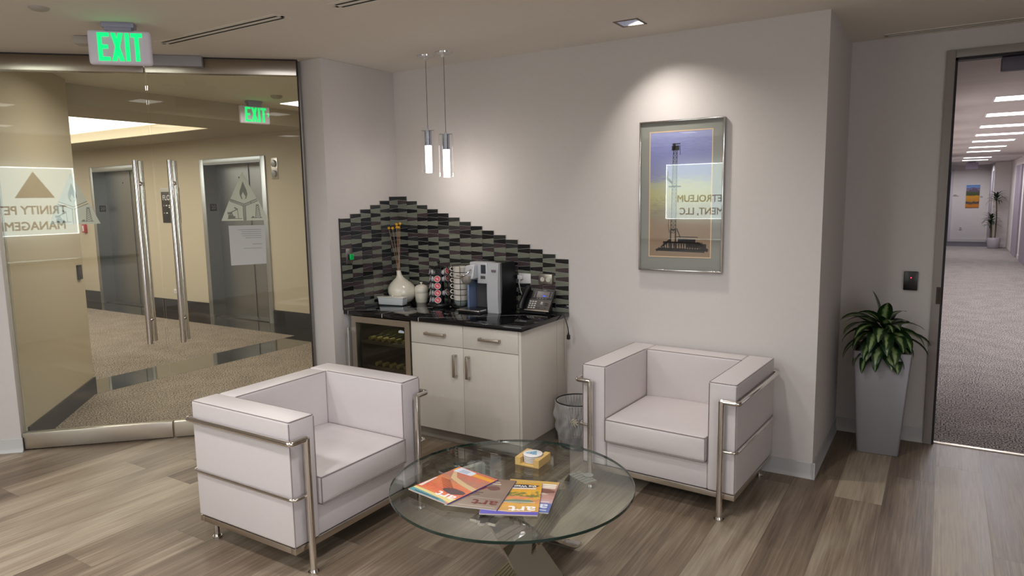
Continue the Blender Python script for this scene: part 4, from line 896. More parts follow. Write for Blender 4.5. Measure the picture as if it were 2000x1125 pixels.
bm = newbm(); pbox(bm, wL+.004, wR, -.004, .006, -.006, .010); obj('front_edge', bm, mat('edge_silver', (.8, .76, .70, 1), .22, 1), t)
bm = newbm(); tube(bm, [ph(-.112, .008, .018), ph(-.110, .03, .032), ph(-.106, .09, .036), ph(-.102, .15, .032), ph(-.10, .178, .020)], [.021, .020, .017, .020, .021], 16)
obj('handset', bm, BLACK, t)

# wall outlets, charger and release button
def outlet(loc, wd, ht, th, m, label, n_slots, name='wall_outlet'):
    t = thing(name, label, 'outlet', loc)
    bm = newbm(); box(bm, -wd/2, wd/2, -th, 0, -ht/2, ht/2, bev=.002); obj('cover_plate', bm, m, t)
    for sx in n_slots:
        bm = newbm(); lathe(bm, [(0, 0), (.0165, 0), (.0165, .002), (0, .002)], n=24, M=Matrix.Translation((sx, -th+.0005, -.003)) @ Matrix.Rotation(R(90), 4, 'X')); r_ = obj('receptacle', bm, mat('receptacle_white', srgb(214, 208, 196), .4), t)
        bm = newbm()
        for a, c in ((-.006, .004), (.006, .004)): box(bm, sx+a-.001, sx+a+.001, -th-.0022, -th-.001, c-.003-.004, c-.003+.004)
        box(bm, sx-.002, sx+.002, -th-.0022, -th-.001, -.013, -.009); obj('slots', bm, BLACKM, r_, 0)
    return t
outlet((1.213, -.009, 1.147), .104, .074, .006, WHITEP, 'white wall outlet with charger, between coffee machine and phone', (-.024,))
bm = newbm(); box(bm, -.018, .018, -.03, 0, -.016, .016, bev=.003); t = obj('plug_adapter', bm, WHITEP); t.location = (1.186, -.0165, 1.158); tag(t, 'small white plug in the outlet beside the coffee machine', 'plug')
bm = newbm(); tube(bm, [(0, 0, 0), (.002, -.01, -.03), (.010, -.006, -.08), (.022, .004, -.13)], .0022, 6); t = obj('white_cord', bm, WHITEP); t.location = (1.186, -.046, 1.146); tag(t, 'thin white cord hanging from the plug behind the phone', 'cord')
outlet((1.401, -.009, 1.152), .112, .074, .028, mat('outlet_steel', (.42, .38, .33, 1), .35, 1), 'brushed steel double outlet above the desk phone', (-.024, .024))
t = thing('release_button', 'green door release button on a steel plate in the mosaic', 'button', (XA+.009, -.590, 1.323), R(90))
bm = newbm(); box(bm, -.033, .033, -.005, 0, -.058, .058, bev=.0015); obj('plate', bm, mat('plate_steel', (.45, .42, .40, 1), .3, 1), t)
bm = newbm(); box(bm, -.016, .026, -.012, -.004, -.030, .014, bev=.001); obj('housing', bm, BLACK, t)
bm = newbm(); box(bm, -.008, .028, -.022, -.012, -.028, .014, bev=.0015); b_ = obj('push_button', bm, mat('lit_green_button', srgb(0, 150, 70), .35, emit=.35, ecol=srgb(0, 180, 80)), t)
bm = newbm()
for k in range(3): box(bm, .0, .020, -.0225, -.0218, -.018+k*.011, -.014+k*.011)
obj('button_print', bm, mat('dark_green_ink', srgb(0, 70, 40), .5), b_, 0)
# small satin screws
# hanging black power cord with plug
t = thing('power_cord', 'black power cord hanging over the counter edge with its plug dangling', 'cord', (1.50, -.06, TOP+.004))
bm = newbm(); pts = [(-.03, .005, .0), (.02, -.03, .001), (.06, -.045, .002), (.085, -.045, -.004), (.100, -.042, -.04), (.113, -.035, -.09), (.117, -.03, -.13), (.116, -.028, -.150)]
P_ = [Vector(p) for p in pts]; sm = []
for i in range(len(P_)-1):
    for q in range(5):
        tq = q/5; p0 = P_[max(0, i-1)]; p1 = P_[i]; p2 = P_[i+1]; p3 = P_[min(len(P_)-1, i+2)]
        sm.append(.5*((2*p1)+(-p0+p2)*tq+(2*p0-5*p1+4*p2-p3)*tq**2+(-p0+3*p1-3*p2+p3)*tq**3))
sm.append(P_[-1]); tube(bm, sm, .0036, 8); obj('cable', bm, BLACK, t)
bm = newbm(); box(bm, .104, .128, -.036, -.020, -.185, -.150, bev=.004); cyl(bm, (.116, -.028, -.152), (.116, -.028, -.138), .006, n=10); pl = obj('plug', bm, BLACK, t)
bm = newbm(); box(bm, .1085, .1105, -.031, -.025, -.200, -.184); box(bm, .1215, .1235, -.031, -.025, -.200, -.184); cyl(bm, (.116, -.024, -.198), (.116, -.024, -.184), .002, n=8); obj('prongs', bm, CHROME, pl)
bm = newbm(); tube(bm, [(1.565, -.055, .86), (1.566, -.06, .70), (1.568, -.055, .5), (1.575, -.05, .33), (1.59, -.045, .05)], .0018, 6); t = obj('grey_cable', bm, mat('cable_grey', srgb(150, 142, 132), .5)); tag(t, 'thin grey cable running down the cabinet side behind the waste bin', 'cable')

# waste bin with clear liner
BX, BY = 1.735, -.185
t = thing('waste_bin', 'black wire mesh waste bin between cabinet and armchair', 'waste bin', (BX, BY, 0))
bm = newbm(); n = 44; rb, rt, hb_ = .122, .150, .330
for i in range(n):
    a = 2*math.pi*i/n
    for tw in (-.22, .22): tube(bm, [(rb*math.cos(a), rb*math.sin(a), .006), ((rb+rt)/2*math.cos(a+tw/2), (rb+rt)/2*math.sin(a+tw/2), hb_/2), (rt*math.cos(a+tw), rt*math.sin(a+tw), hb_)], .0011, 4)
lathe(bm, [(0, .0), (rb, .0), (rb+.002, .006), (rb, .008), (0, .006)], n=40); obj('mesh_body', bm, BLACK, t)
bm = newbm(); tube(bm, ring(Vector((0, 0, hb_)), Vector((0, 0, 1)), rt+.001, 40), .0045, 8, closed=True); obj('rim', bm, BLACK, t)
LIN = bpy.data.materials.new('clear_liner'); LIN.use_nodes = True; nt = LIN.node_tree; b = nt.nodes['Principled BSDF']; b.inputs['Base Color'].default_value = (.75, .73, .71, 1); b.inputs['Roughness'].default_value = .22
lw = nt.nodes.new('ShaderNodeLayerWeight'); lw.inputs[0].default_value = .35; mr = nt.nodes.new('ShaderNodeMapRange'); mr.inputs[3].default_value = .22; mr.inputs[4].default_value = .95; nt.links.new(lw.outputs['Facing'], mr.inputs[0]); nt.links.new(mr.outputs[0], b.inputs['Alpha'])
bm = newbm(); NA, NZ = 120, 26; rg = random.Random(5); ph_ = [rg.uniform(0, 6.28) for _ in range(8)]
kt = R(-70)  # knot direction
rows = []
for j in range(NZ):
    s = j/(NZ-1); row = []
    for i in range(NA):
        a = 2*math.pi*i/NA
        da = math.atan2(math.sin(a-kt), math.cos(a-kt)); wr = sum(math.sin(a*f_+p_+s*2.2*q_) for f_, p_, q_ in ((5, ph_[0], 4), (9, ph_[1], -5), (14, ph_[2], 7), (3, ph_[3], -9)))
        if s < .25:      # inside, going up to the rim
            q = s/.25; r_ = rt-.010-.01*(1-q)+.002*wr*(1-q); z = hb_-.10*(1-q)
        else:
            q = (s-.25)/.75; z = hb_+.006-(q*.31)
            rr2 = rt+(rb-rt)*q+.010+.0042*wr*min(1, q*3)
            pinch = math.exp(-(da/.45)**2)*math.exp(-((q-.36)/.14)**2)
            rr2 += .010*math.sin(q*math.pi)-.012*pinch; a2 = a-da*.75*math.exp(-(da/.8)**2)*math.exp(-((q-.36)/.16)**2)
            a = a2; r_ = rr2
            z += .012*math.sin(a*5+ph_[5])*q
        row.append(bm.verts.new((r_*math.cos(a), r_*math.sin(a), z)))
    rows.append(row)
for j in range(NZ-1):
    for i in range(NA): bm.faces.new((rows[j][i], rows[j][(i+1) % NA], rows[j+1][(i+1) % NA], rows[j+1][i]))
t = obj('bin_liner', bm, LIN, None, 60); t.location = (BX, BY, .0); tag(t, 'crinkled clear plastic liner gathered over the wire waste bin', 'bin liner')
bm = newbm(); d2 = Vector((math.cos(kt), math.sin(kt), 0))
for k in range(7):
    a = k*.9; o_ = d2*(rt+.012)+Vector((0, 0, .225)); tube(bm, [o_, o_+Vector((.022*math.cos(a), -.006, .018*math.sin(a))), o_+Vector((.03*math.cos(a+.5), -.012, .026*math.sin(a+.5)-.01))], [.006, .005, .002], 6)
obj('liner_knot', bm, mat('knot_plastic', srgb(206, 198, 180), .35, alpha=.7), t)

# ------------------------------------------------------------------ framed print
PX0, PX1, PZ0, PZ1 = 2.1198, 2.6745, 1.2496, 2.2215
PC = ((PX0+PX1)/2, (PZ0+PZ1)/2); pw, phh = (PX1-PX0)/2, (PZ1-PZ0)/2
t = thing('framed_print', 'tall steel-framed print of an oil drilling rig on the back wall', 'picture', (PC[0], -.002, PC[1]))
bm = newbm(); f = .009
for a in ((-pw, pw, -.030, 0, phh-f, phh), (-pw, pw, -.030, 0, -phh, -phh+f), (-pw, -pw+f, -.030, 0, -phh+f, phh-f), (pw-f, pw, -.030, 0, -phh+f, phh-f)): box(bm, *a, bev=.0015)
obj('frame', bm, mat('frame_metal', (.62, .60, .58, 1), .16, 1), t)
bm = newbm(); box(bm, -pw+.005, pw-.005, -.014, -.002, -phh+.005, phh-.005); obj('mat_board', bm, mat('mat_grey_green', srgb(146, 148, 140), .8), t)
ix0, ix1, iz0, iz1 = 2.192-PC[0], 2.595-PC[0], 1.347-PC[1], 2.148-PC[1]
bm = newbm(); c_ = .007
for a in ((ix0-c_, ix1+c_, iz1, iz1+c_), (ix0-c_, ix1+c_, iz0-c_, iz0), (ix0-c_, ix0, iz0, iz1), (ix1, ix1+c_, iz0, iz1)): box(bm, a[0], a[1], -.0158, -.013, a[2], a[3])
obj('inner_border', bm, mat('border_cream', srgb(226, 196, 158), .6), t, 0)
bm = newbm(); box(bm, ix0, ix1, -.0150, -.013, iz0, iz1)
pr_ = obj('print', bm, ramp_mat('rig_print', 2, [(iz0, (150, 126, 100)), (iz0+.20, (158, 134, 110)), (iz0+.28, (150, 142, 116)), (iz0+.40, (186, 184, 124)), (iz0+.47, (176, 180, 150)), (iz0+.52, (136, 142, 178)), (iz0+.66, (128, 132, 188)), (iz1, (158, 164, 212))], .5, .24, 34, stretch=(.45, 1, 3.0), distort=1.2), t, 0)
bm = newbm()
def rl(a, c, w_):
    a, c = Vector((a[0]-PC[0], a[1]-PC[1])), Vector((c[0]-PC[0], c[1]-PC[1])); v = (c-a).normalized(); n_ = Vector((-v.y, v.x))*w_/2
    prism(bm, [tuple(a-n_), tuple(c-n_), tuple(c+n_), tuple(a+n_)], lambda u, v_, d_: Vector((u, -.0156+d_, v_)), .0006)
for k in range(22):   # lattice mast
    z0, z1 = 1.50+k*.0255, 1.50+(k+1)*.0255; w0, w1 = .017-.00022*k, .017-.00022*(k+1); xc = 2.352+.00035*k
    rl((xc-w0, z0), (xc-w1, z1), .0042); rl((xc+w0, z0), (xc+w1, z1), .0042); rl((xc-w0, z0), (xc+w1, z1), .0026); rl((xc+w0, z0), (xc-w1, z1), .0026); rl((xc-w0, z0), (xc+w0, z0), .0028)
rl((2.336, 2.045), (2.386, 2.045), .03); rl((2.338, 2.07), (2.392, 2.072), .006); rl((2.352, 2.03), (2.352, 2.075), .018); rl((2.318, 1.80), (2.40, 1.80), .008); rl((2.30, 1.86), (2.345, 1.82), .014); rl((2.31, 1.84), (2.312, 1.90), .006); rl((2.39, 2.06), (2.392, 2.0), .003)
for x in (2.335, 2.368): rl((x, 1.39), (x, 1.52), .009)
rl((2.25, 1.392), (2.56, 1.386), .022); rl((2.27, 1.405), (2.33, 1.455), .012); rl((2.285, 1.44), (2.53, 1.436), .010); rl((2.235, 1.385), (2.30, 1.40), .016)
for k in range(16): x = 2.29+k*.0165; rl((x, 1.385), (x+.006, 1.44), .006); rl((x+.006, 1.385), (x-.004, 1.44), .005)
rl((2.385, 1.452), (2.50, 1.449), .022); rl((2.37, 1.476), (2.515, 1.474), .005); rl((2.51, 1.44), (2.575, 1.395), .012); rl((2.44, 1.42), (2.57, 1.415), .03); rl((2.53, 1.40), (2.582, 1.39), .02)
rl((2.375, 1.53), (2.40, 1.47), .006); rl((2.325, 1.5), (2.318, 1.56), .003); rl((2.32, 1.56), (2.325, 1.66), .0025); rl((2.336, 1.52), (2.372, 1.52), .008)
obj('rig_drawing', bm, mat('etching_black', srgb(24, 20, 22), .6), pr_, 0)
bm = newbm(); box(bm, -pw+f-.002, pw-f+.002, -.026, -.0245, -phh+f-.002, phh-f+.002); obj('glazing', bm, PICG, t, 0)

# ------------------------------------------------------------------ pendants
LED = mat('bubble_glass_led', (1, .95, .97, 1), .3, emit=3.2, ecol=(1, .93, .95, 1))
nt = LED.node_tree; tc = nt.nodes.new('ShaderNodeTexCoord'); vo = nt.nodes.new('ShaderNodeTexVoronoi'); vo.inputs['Scale'].default_value = 95; cr = nt.nodes.new('ShaderNodeMapRange'); cr.inputs[1].default_value = .12; cr.inputs[2].default_value = .5; cr.inputs[3].default_value = 1.15; cr.inputs[4].default_value = 4.2
nt.links.new(tc.outputs['Object'], vo.inputs['Vector']); nt.links.new(vo.outputs['Distance'], cr.inputs[0]); nt.links.new(cr.outputs[0], nt.nodes['Principled BSDF'].inputs['Emission Strength'])
for x, y, zt, lab in ((.614, -.362, 2.243, 'pendant lamp with bubbled glass rod, hanging left and slightly higher'), (.792, -.381, 2.205, 'pendant lamp with bubbled glass rod, hanging right and slightly lower')):
    t = thing('pendant_lamp', lab, 'lamp', (x, y, H)); d = zt-H
    bm = newbm(); lathe(bm, [(0, -.020), (.030, -.018), (.062, -.008), (.064, 0), (0, 0)], n=40); cyl(bm, (.028, -.02, -.032), (.028, -.02, -.012), .004, n=10); cyl(bm, (0, 0, -.034), (0, 0, -.016), .007, n=12); cyl(bm, (-.03, .02, -.028), (-.03, .02, -.012), .003, n=10); obj('canopy', bm, CHROME, t)
    bm = newbm(); cyl(bm, (0, 0, -.02), (0, 0, d+.01), .0018, n=8); obj('cable', bm, mat('cable_dark', srgb(64, 58, 54), .4), t)
    bm = newbm(); cyl(bm, (0, 0, d-.108), (0, 0, d-.002), .0265, n=28); cyl(bm, (0, 0, d-.003), (0, 0, d+.014), .008, n=12); cyl(bm, (-.056, 0, d+.002), (.056, 0, d-.002), .0025, n=8); cyl(bm, (0, 0, d-.060), (0, 0, d-.057), .0268, n=28); obj('socket', bm, mat('blue_chrome', (.55, .60, .70, 1), .12, 1), t)
    bm = newbm(); cyl(bm, (0, 0, d-.305), (0, 0, d-.108), .0245, n=28); obj('bubble_rod', bm, LED, t)
    bm = newbm(); n = 40
    for r_ in (.050, .053):
        A = [bm.verts.new(c) for c in ring(Vector((0, 0, d-.30)), Vector((0, 0, 1)), r_, n)]; B = [bm.verts.new(c) for c in ring(Vector((0, 0, d+.001)), Vector((0, 0, 1)), r_, n)]
        for i in range(n): bm.faces.new((A[i], A[(i+1) % n], B[(i+1) % n], B[i]))
    obj('glass_sleeve', bm, glass_mat('sleeve_glass', (.985, .985, .99, 1), 1.0), t)
    l = bpy.data.lights.new('pendant_glow', 'POINT'); l.energy = 2.4; l.color = (1, .93, .86); l.shadow_soft_size = .03; o = bpy.data.objects.new('pendant_glow', l); COL.objects.link(o); o.parent = t; o.location = (0, 0, d-.335)

# ------------------------------------------------------------------ ceiling fittings
t = thing('recessed_light', 'square recessed ceiling light shining on the wall above the print', 'ceiling light', (2.195, -.385, H))
bm = newbm(); a, c = .078, .064
for q in ((-a, a, -a, -c), (-a, a, c, a), (-a, -c, -c, c), (c, a, -c, c)): box(bm, q[0], q[1], q[2], q[3], -.003, .001)
obj('trim_ring', bm, mat('trim_bronze', srgb(110, 98, 84), .4, .4), t)
bm = newbm()
for q in ((-c-.004, -c, -c, c), (c, c+.004, -c, c), (-c, c, -c-.004, -c), (-c, c, c, c+.004)): box(bm, q[0], q[1], q[2], q[3], .0, .065)
box(bm, -c, c, -c, c, .062, .066); obj('reflector', bm, mat('reflector_white', srgb(214, 218, 230), .35), t)
for (x, y, p, c) in ROOM_LIGHTS:
    bm = newbm(); box(bm, -.115, .115, -.115, .115, -.004, .002, bev=.001); o = obj('recessed_light', bm, mat('lens_glow', (1, .96, .9, 1), .5, emit=2.0, ecol=(1, .95, .88, 1))); o.location = (x, y, H+.001)
    tag(o, {(.2, -3.6): 'square ceiling light nearest the glass doors, reflected only', (1.7, -3.5): 'square ceiling light above and before the coffee table', (-.6, -4.9): 'square ceiling light by the left wall behind the camera', (1.6, -5.6): 'square ceiling light in the middle of the reception room', (3.6, -5.6): 'square ceiling light right of the middle behind the camera', (.2, -7.0): 'square ceiling light before the lit company sign', (5.2, -4.4): 'square ceiling light by the right wall', (2.6, -2.15): 'square ceiling light straight above the glass coffee table'}[(x, y)], 'ceiling light')
def vent(x0, x1, y, label):
    t = thing('ceiling_vent', label, 'vent', ((x0+x1)/2, y, H)); h = (x1-x0)/2
    bm = newbm()
    for a in ((-h-.02, h+.02, -.062, -.036), (-h-.02, h+.02, -.012, .012), (-h-.02, h+.02, .036, .062), (-h-.02, -h, -.036, .036), (h, h+.02, -.036, .036)): box(bm, a[0], a[1], a[2], a[3], -.003, .001)
    obj('vent_frame', bm, CEIL, t); bm = newbm(); box(bm, -h, h, -.036, .036, -.0005, .0012); obj('slots', bm, mat('slot_dark', srgb(34, 30, 26), .9), t)
vent(-.47, .64, -1.67, 'long two-slot linear vent right of the near exit sign'); vent(1.06, 2.30, -1.64, 'short visible end of a linear vent at the top edge'); vent(3.47, 5.6, .955, 'dark two-slot linear vent above the right doorway')
bm = newbm(); lathe(bm, [(0, -.014), (.035, -.013), (.047, -.004), (.049, 0), (0, 0)], n=36); t = obj('ceiling_speaker', bm, mat('disc_grey', srgb(176, 168, 160), .5)); t.location = (-.222, -2.513, H); tag(t, 'small round white disc on the ceiling at the upper left', 'detector')

# ------------------------------------------------------------------ planter and plant
t = thing('planter', 'tall tapered silver-grey square planter by the doorway', 'planter', (3.545, .765, 0), R(4))
bm = newbm(); zb_, zt_ = 0, .705; rb, rt = .124, .172
pr2 = [(rb, 0), (rt, zt_), (rt-.014, zt_), (rt-.02, zt_-.05), (0, zt_-.05)]
prev = None
for q in range(1): pass
def sq(r_, z, k=.012): # rounded square ring
    out = []
    for cx, cy, a0_ in ((1, 1, 0), (-1, 1, 90), (-1, -1, 180), (1, -1, 270)):
        for j in range(4):
            a = R(a0_+j*30); out.append(Vector(((r_-k)*cx+k*math.cos(a), (r_-k)*cy+k*math.sin(a), z)))
    return out
rings_ = [[bm.verts.new(p) for p in sq(r_, z)] for r_, z in ((rb-.004, 0), (rb, .004), (rt, zt_-.003), (rt-.002, zt_), (rt-.014, zt_), (rt-.017, zt_-.045))]
for A, B in zip(rings_, rings_[1:]):
    for i in range(16): bm.faces.new((A[i], A[(i+1) % 16], B[(i+1) % 16], B[i]))
bm.faces.new(rings_[0][::-1]); bm.faces.new(rings_[-1]); obj('pot', bm, mat('planter_silver', srgb(132, 128, 131), .36, .12), t)
t = obj('potting_soil', (lambda bm: (bmesh.ops.create_grid(bm, x_segments=14, y_segments=14, size=rt-.02), [setattr(v.co, 'z', zt_-.040+random.uniform(0, .02)) for v in bm.verts], bm)[2])(newbm()), mat('soil', srgb(46, 34, 26), .95, noise=.4, nscale=60)); t.location = (3.545, .765, 0); t.rotation_euler = (0, 0, R(4)); tag(t, 'dark potting soil in the tall grey planter', 'soil', None, 'stuff')

LEAF = bpy.data.materials.new('variegated_leaf'); LEAF.use_nodes = True; nt = LEAF.node_tree; b = nt.nodes['Principled BSDF']; N = nt.nodes.new; L = nt.links.new
uv = N('ShaderNodeUVMap'); sp = N('ShaderNodeSeparateXYZ'); L(uv.outputs[0], sp.inputs[0]); nz = N('ShaderNodeTexNoise'); nz.inputs['Scale'].default_value = 26; nz.inputs['Detail'].default_value = 3; tc = N('ShaderNodeTexCoord'); L(tc.outputs['Object'], nz.inputs['Vector'])
m1 = N('ShaderNodeMath'); m1.operation = 'ABSOLUTE'; L(sp.outputs[0], m1.inputs[0]); m2 = N('ShaderNodeMath'); m2.operation = 'MULTIPLY_ADD'; m2.inputs[1].default_value = .9; L(nz.outputs['Fac'], m2.inputs[0]); L(m1.outputs[0], m2.inputs[2])
cr = N('ShaderNodeValToRGB'); e = cr.color_ramp; e.elements[0].position = .62; e.elements[0].color = srgb(138, 156, 104); e.elements[1].position = .92; e.elements[1].color = srgb(22, 46, 20); k = e.elements.new(.78); k.color = srgb(74, 104, 52)
L(m2.outputs[0], cr.inputs[0]); L(cr.outputs[0], b.inputs['Base Color']); b.inputs['Roughness'].default_value = .35
def leaf_mesh(bm, length, width, droop, base, az, el, roll_=0, curl=.18, n=9):
    """arching pointed leaf starting at base; az heading, el initial elevation"""
    uvl = bm.loops.layers.uv.verify(); d = Vector((math.cos(az), math.sin(az), 0)); pos = Vector(base); ang = el; rows_ = []; side = Vector((-math.sin(az), math.cos(az), 0))
    for i in range(n+1):
        s = i/n; w_ = width*(math.sin(math.pi*min(1, s**.85*1.0))**.75)*(1-.25*s) if 0 < s < 1 else .0015
        t_ = d*math.cos(ang)+Vector((0, 0, math.sin(ang))); up = side.cross(t_)*-1 if False else t_.cross(side)
        if up.z < 0 and abs(ang) < 1.3: up = -up
        sd = (side*math.cos(roll_)+up*math.sin(roll_)); upv = up*math.cos(roll_)-side*math.sin(roll_)
        rows_.append([(pos-sd*w_+upv*w_*curl*2, -1, s), (pos-sd*w_*.5+upv*w_*curl*.7, -.5, s), (pos, 0, s), (pos+sd*w_*.5+upv*w_*curl*.7, .5, s), (pos+sd*w_+upv*w_*curl*2, 1, s)])
        pos = pos+t_*length/n; ang -= droop/n*(.6+.8*s)
    vr = [[(bm.verts.new(p), u, v) for p, u, v in r_] for r_ in rows_]
    for A, B in zip(vr, vr[1:]):
        for i in range(4):
            q = (A[i], A[i+1], B[i+1], B[i]); f = bm.faces.new([x[0] for x in q])
            for lp, x in zip(f.loops, q): lp[uvl].uv = (x[1], x[2])
PLC = Vector((3.545, .72, .66))
t = thing('leafy_plant', 'bushy variegated dumb cane plant growing in the tall grey planter', 'plant', PLC)
rg = random.Random(21)
camr = Vector((.847, .531, 0)); camf = Vector((-.531, .847, 0))
# stems
bm = newbm()
for sx, sy, h in ((0, 0, .26), (-.04, .02, .18), (.05, .0, .2), (.02, -.05, .15)): tube(bm, [(sx, sy, -.01), (sx*.8, sy*.8, h*.5), (sx*.5, sy*.5, h)], [.012, .010, .007], 10)
obj('stems', bm, mat('green_stem', srgb(84, 112, 56), .5), t)
# (angle around in degrees: 0 = camera right, 90 = away), base height, elevation, length, half width, droop
LV = [(160, .25, 80, .185, .040, .3), (-110, .22, 72, .19, .040, .9), (175, .20, 42, .27, .034, 1.6), (188, .17, 38, .29, .036, 1.9), (205, .18, 30, .27, .038, 1.9), (225, .15, 20, .27, .040, 2.0), (182, .12, 10, .30, .034, 1.9), (210, .08, -10, .27, .044, 1.6), (-142, .12, 10, .26, .046, 2.1), (-128, .08, -5, .25, .046, 1.8), (-160, .15, 20, .27, .042, 2.1), (-70, .07, 0, .22, .044, 1.9), (-55, .10, 5, .23, .042, 2.1), (12, .17, 40, .25, .032, 1.7), (-8, .13, 18, .30, .030, 1.5), (-105, .2, 50, .18, .040, 1.6), (-85, .18, 45, .17, .040, 1.8), (20, .23, 38, .24, .030, 1.1), (30, .20, 50, .17, .036, 1.0), (165, .22, 30, .22, .036, 1.5), (185, .19, 30, .28, .042, 1.9), (172, .15, 25, .27, .038, 2.0), (200, .15, 20, .27, .042, 2.0), (215, .12, 10, .26, .045, 1.9), (232, .10, 0, .24, .045, 1.8), (192, .09, -5, .26, .040, 1.6),
      (-110, .14, 15, .24, .046, 2.1), (-95, .10, 10, .24, .050, 2.2), (-80, .14, 20, .22, .048, 2.2), (-62, .16, 10, .22, .040, 1.9), (-50, .18, 20, .24, .040, 1.8), (-30, .16, 15, .25, .038, 1.7), (-12, .19, 25, .24, .034, 1.4), (5, .20, 32, .23, .032, 1.5), (-20, .13, 5, .29, .034, 1.5), (-40, .11, 5, .22, .044, 2.0), (140, .18, 45, .2, .036, 1.2), (60, .2, 55, .18, .034, 1.0), (-125, .17, 30, .22, .044, 2.1), (-100, .19, 40, .17, .036, 2.0), (248, .15, 25, .23, .044, 2.2), (262, .08, -10, .22, .048, 1.6), (-88, .04, -5, .22, .046, 1.5), (180, .23, 48, .2, .034, 1.7), (120, .13, 30, .2, .034, 1.3)]
for a, z, el, ln2, hw2, dr in LV:
    v = camr*math.cos(R(a))+camf*math.sin(R(a)); az = math.atan2(v.y, v.x); bm = newbm()
    if -.2 < v.x-0 and v.y > .6: ln2 *= .8
    leaf_mesh(bm, ln2*1.05, hw2*1.3, dr, Vector((v.x*.02, v.y*.02, z)), az, R(el), rg.uniform(-.4, .4), rg.uniform(.03, .14))
    obj('leaf', bm, LEAF, t, 60, normals=False)

# card reader right wall
def reader(o, u, label, led):
    t = thing('card_reader', label, 'card reader', o, u)
    bm = newbm(); box(bm, -.042, .042, -.022, 0, -.065, .065, bev=.003); obj('reader_body', bm, mat('reader_black', srgb(18, 14, 16), .3), t)
    if led: bm = newbm(); lathe(bm, [(0, 0), (.004, 0), (.003, .0015), (0, .002)], n=12, M=Matrix.Translation((.002, -.022, .022)) @ Matrix.Rotation(R(90), 4, 'X')); obj('indicator_light', bm, mat('red_led', (1, .02, .05, 1), .4, emit=4, ecol=(1, .02, .08, 1)), t)
reader((3.678, YD, 1.134), 0, 'black card reader with red light on the wall left of the doorway', True)
pb = bw0+bd*(1.36)
reader((pb.x, pb.y, 1.15), math.atan2(bn.y, bn.x)+R(90), 'black card reader on the beige lobby wall seen through the left door', False)

# ------------------------------------------------------------------ elevator lobby things
for i, (x0, x1) in enumerate((E1, E2)):
    lab = ['steel elevator entrance further left, seen behind the door handles', 'steel elevator entrance behind the triangle logo and paper notice'][i]
    t = thing('elevator_entrance', lab, 'elevator', ((x0+x1)/2, EY, 0)); h = (x1-x0)/2
    bm = newbm()
    for a in ((-h-.09, -h, -.02, .02, 0, IT+.07), (h, h+.09, -.02, .02, 0, IT+.07), (-h, h, -.02, .02, IT, IT+.07)): box(bm, *a, bev=.003)
    obj('frame', bm, ELFR, t)
    bm = newbm()
    for a in ((-h, -h+.012, -.02, .22, 0, IT), (h-.012, h, -.02, .22, 0, IT), (-h, h, -.02, .22, IT-.012, IT)): box(bm, *a)
    obj('reveal', bm, mat('reveal_steel', (.30, .32, .33, 1), .42, 1), t)
    for s in (0, 1):
        bm = newbm(); xa, xb = (-h+.012, .10) if s == 0 else (.104, h-.012)
        box(bm, xa, xb, .20+.012*s, .215+.012*s, .012, IT-.012); obj('door_panel', bm, ELEV, t)
    bm = newbm(); box(bm, -h+.01, h-.01, .02, .24, 0, .012); obj('sill', bm, mat('sill_dark', srgb(60, 60, 58), .35, .5), t)
    bm = newbm(); lathe(bm, [(0, 0), (.012, 0), (.012, .002), (0, .002)], n=12, M=Matrix.Translation((-.12, .199, 2.12)) @ Matrix.Rotation(R(90), 4, 'X')); obj('key_hole', bm, BLACKM, t)
    pl = thing('floor_placard', 'black placard reading 20 on the jamb of the %s elevator' % ('left' if i == 0 else 'right'), 'placard', (x0+.013, EY+.10, 1.68), R(90), 'floor number placards')
    bm = newbm(); box(bm, -.055, .055, -.004, 0, -.055, .055, bev=.001); obj('plate', bm, mat('placard_black', srgb(26, 26, 30), .4), pl)
    obj('lettering', text_bm('20', .078, plane_map((0, -.0042, -.027), (1, 0, 0), (0, 0, 1)), .0012, 'CENTER', .001), mat('placard_grey', srgb(140, 140, 140), .4), pl, 0)
# directory sign
t = thing('directory_sign', 'black FLOOR directory sign between the two elevators', 'sign', (-6.62, EY, 1.69))
bm = newbm(); box(bm, -.24, .24, -.012, 0, -.245, .245, bev=.002); obj('panel', bm, mat('sign_black', srgb(14, 14, 16), .35), t)
bm = newbm(); box(bm, -.25, .25, -.014, 0, .245, .31, bev=.002); obj('header_strip', bm, mat('header_alu', srgb(186, 184, 176), .4), t)
obj('lettering', text_bm('FLOOR', .115, plane_map((-.205, -.0125, .115), (1, 0, 0), (0, 0, 1)), .001, 'LEFT', .0008), mat('sign_white', srgb(226, 224, 220), .5), t, 0)
bm = newbm()
for x0, x1, z in ((-.13, -.09, .02), (-.05, .16, .02), (-.05, .12, -.01), (-.13, -.09, -.10)): box(bm, x0, x1, -.0135, -.012, z, z+.018)
for z in (.022, -.098): box(bm, -.19, -.178, -.0135, -.012, z, z+.012)
obj('small_print', bm, mat('sign_white', srgb(226, 224, 220), .5), t, 0)
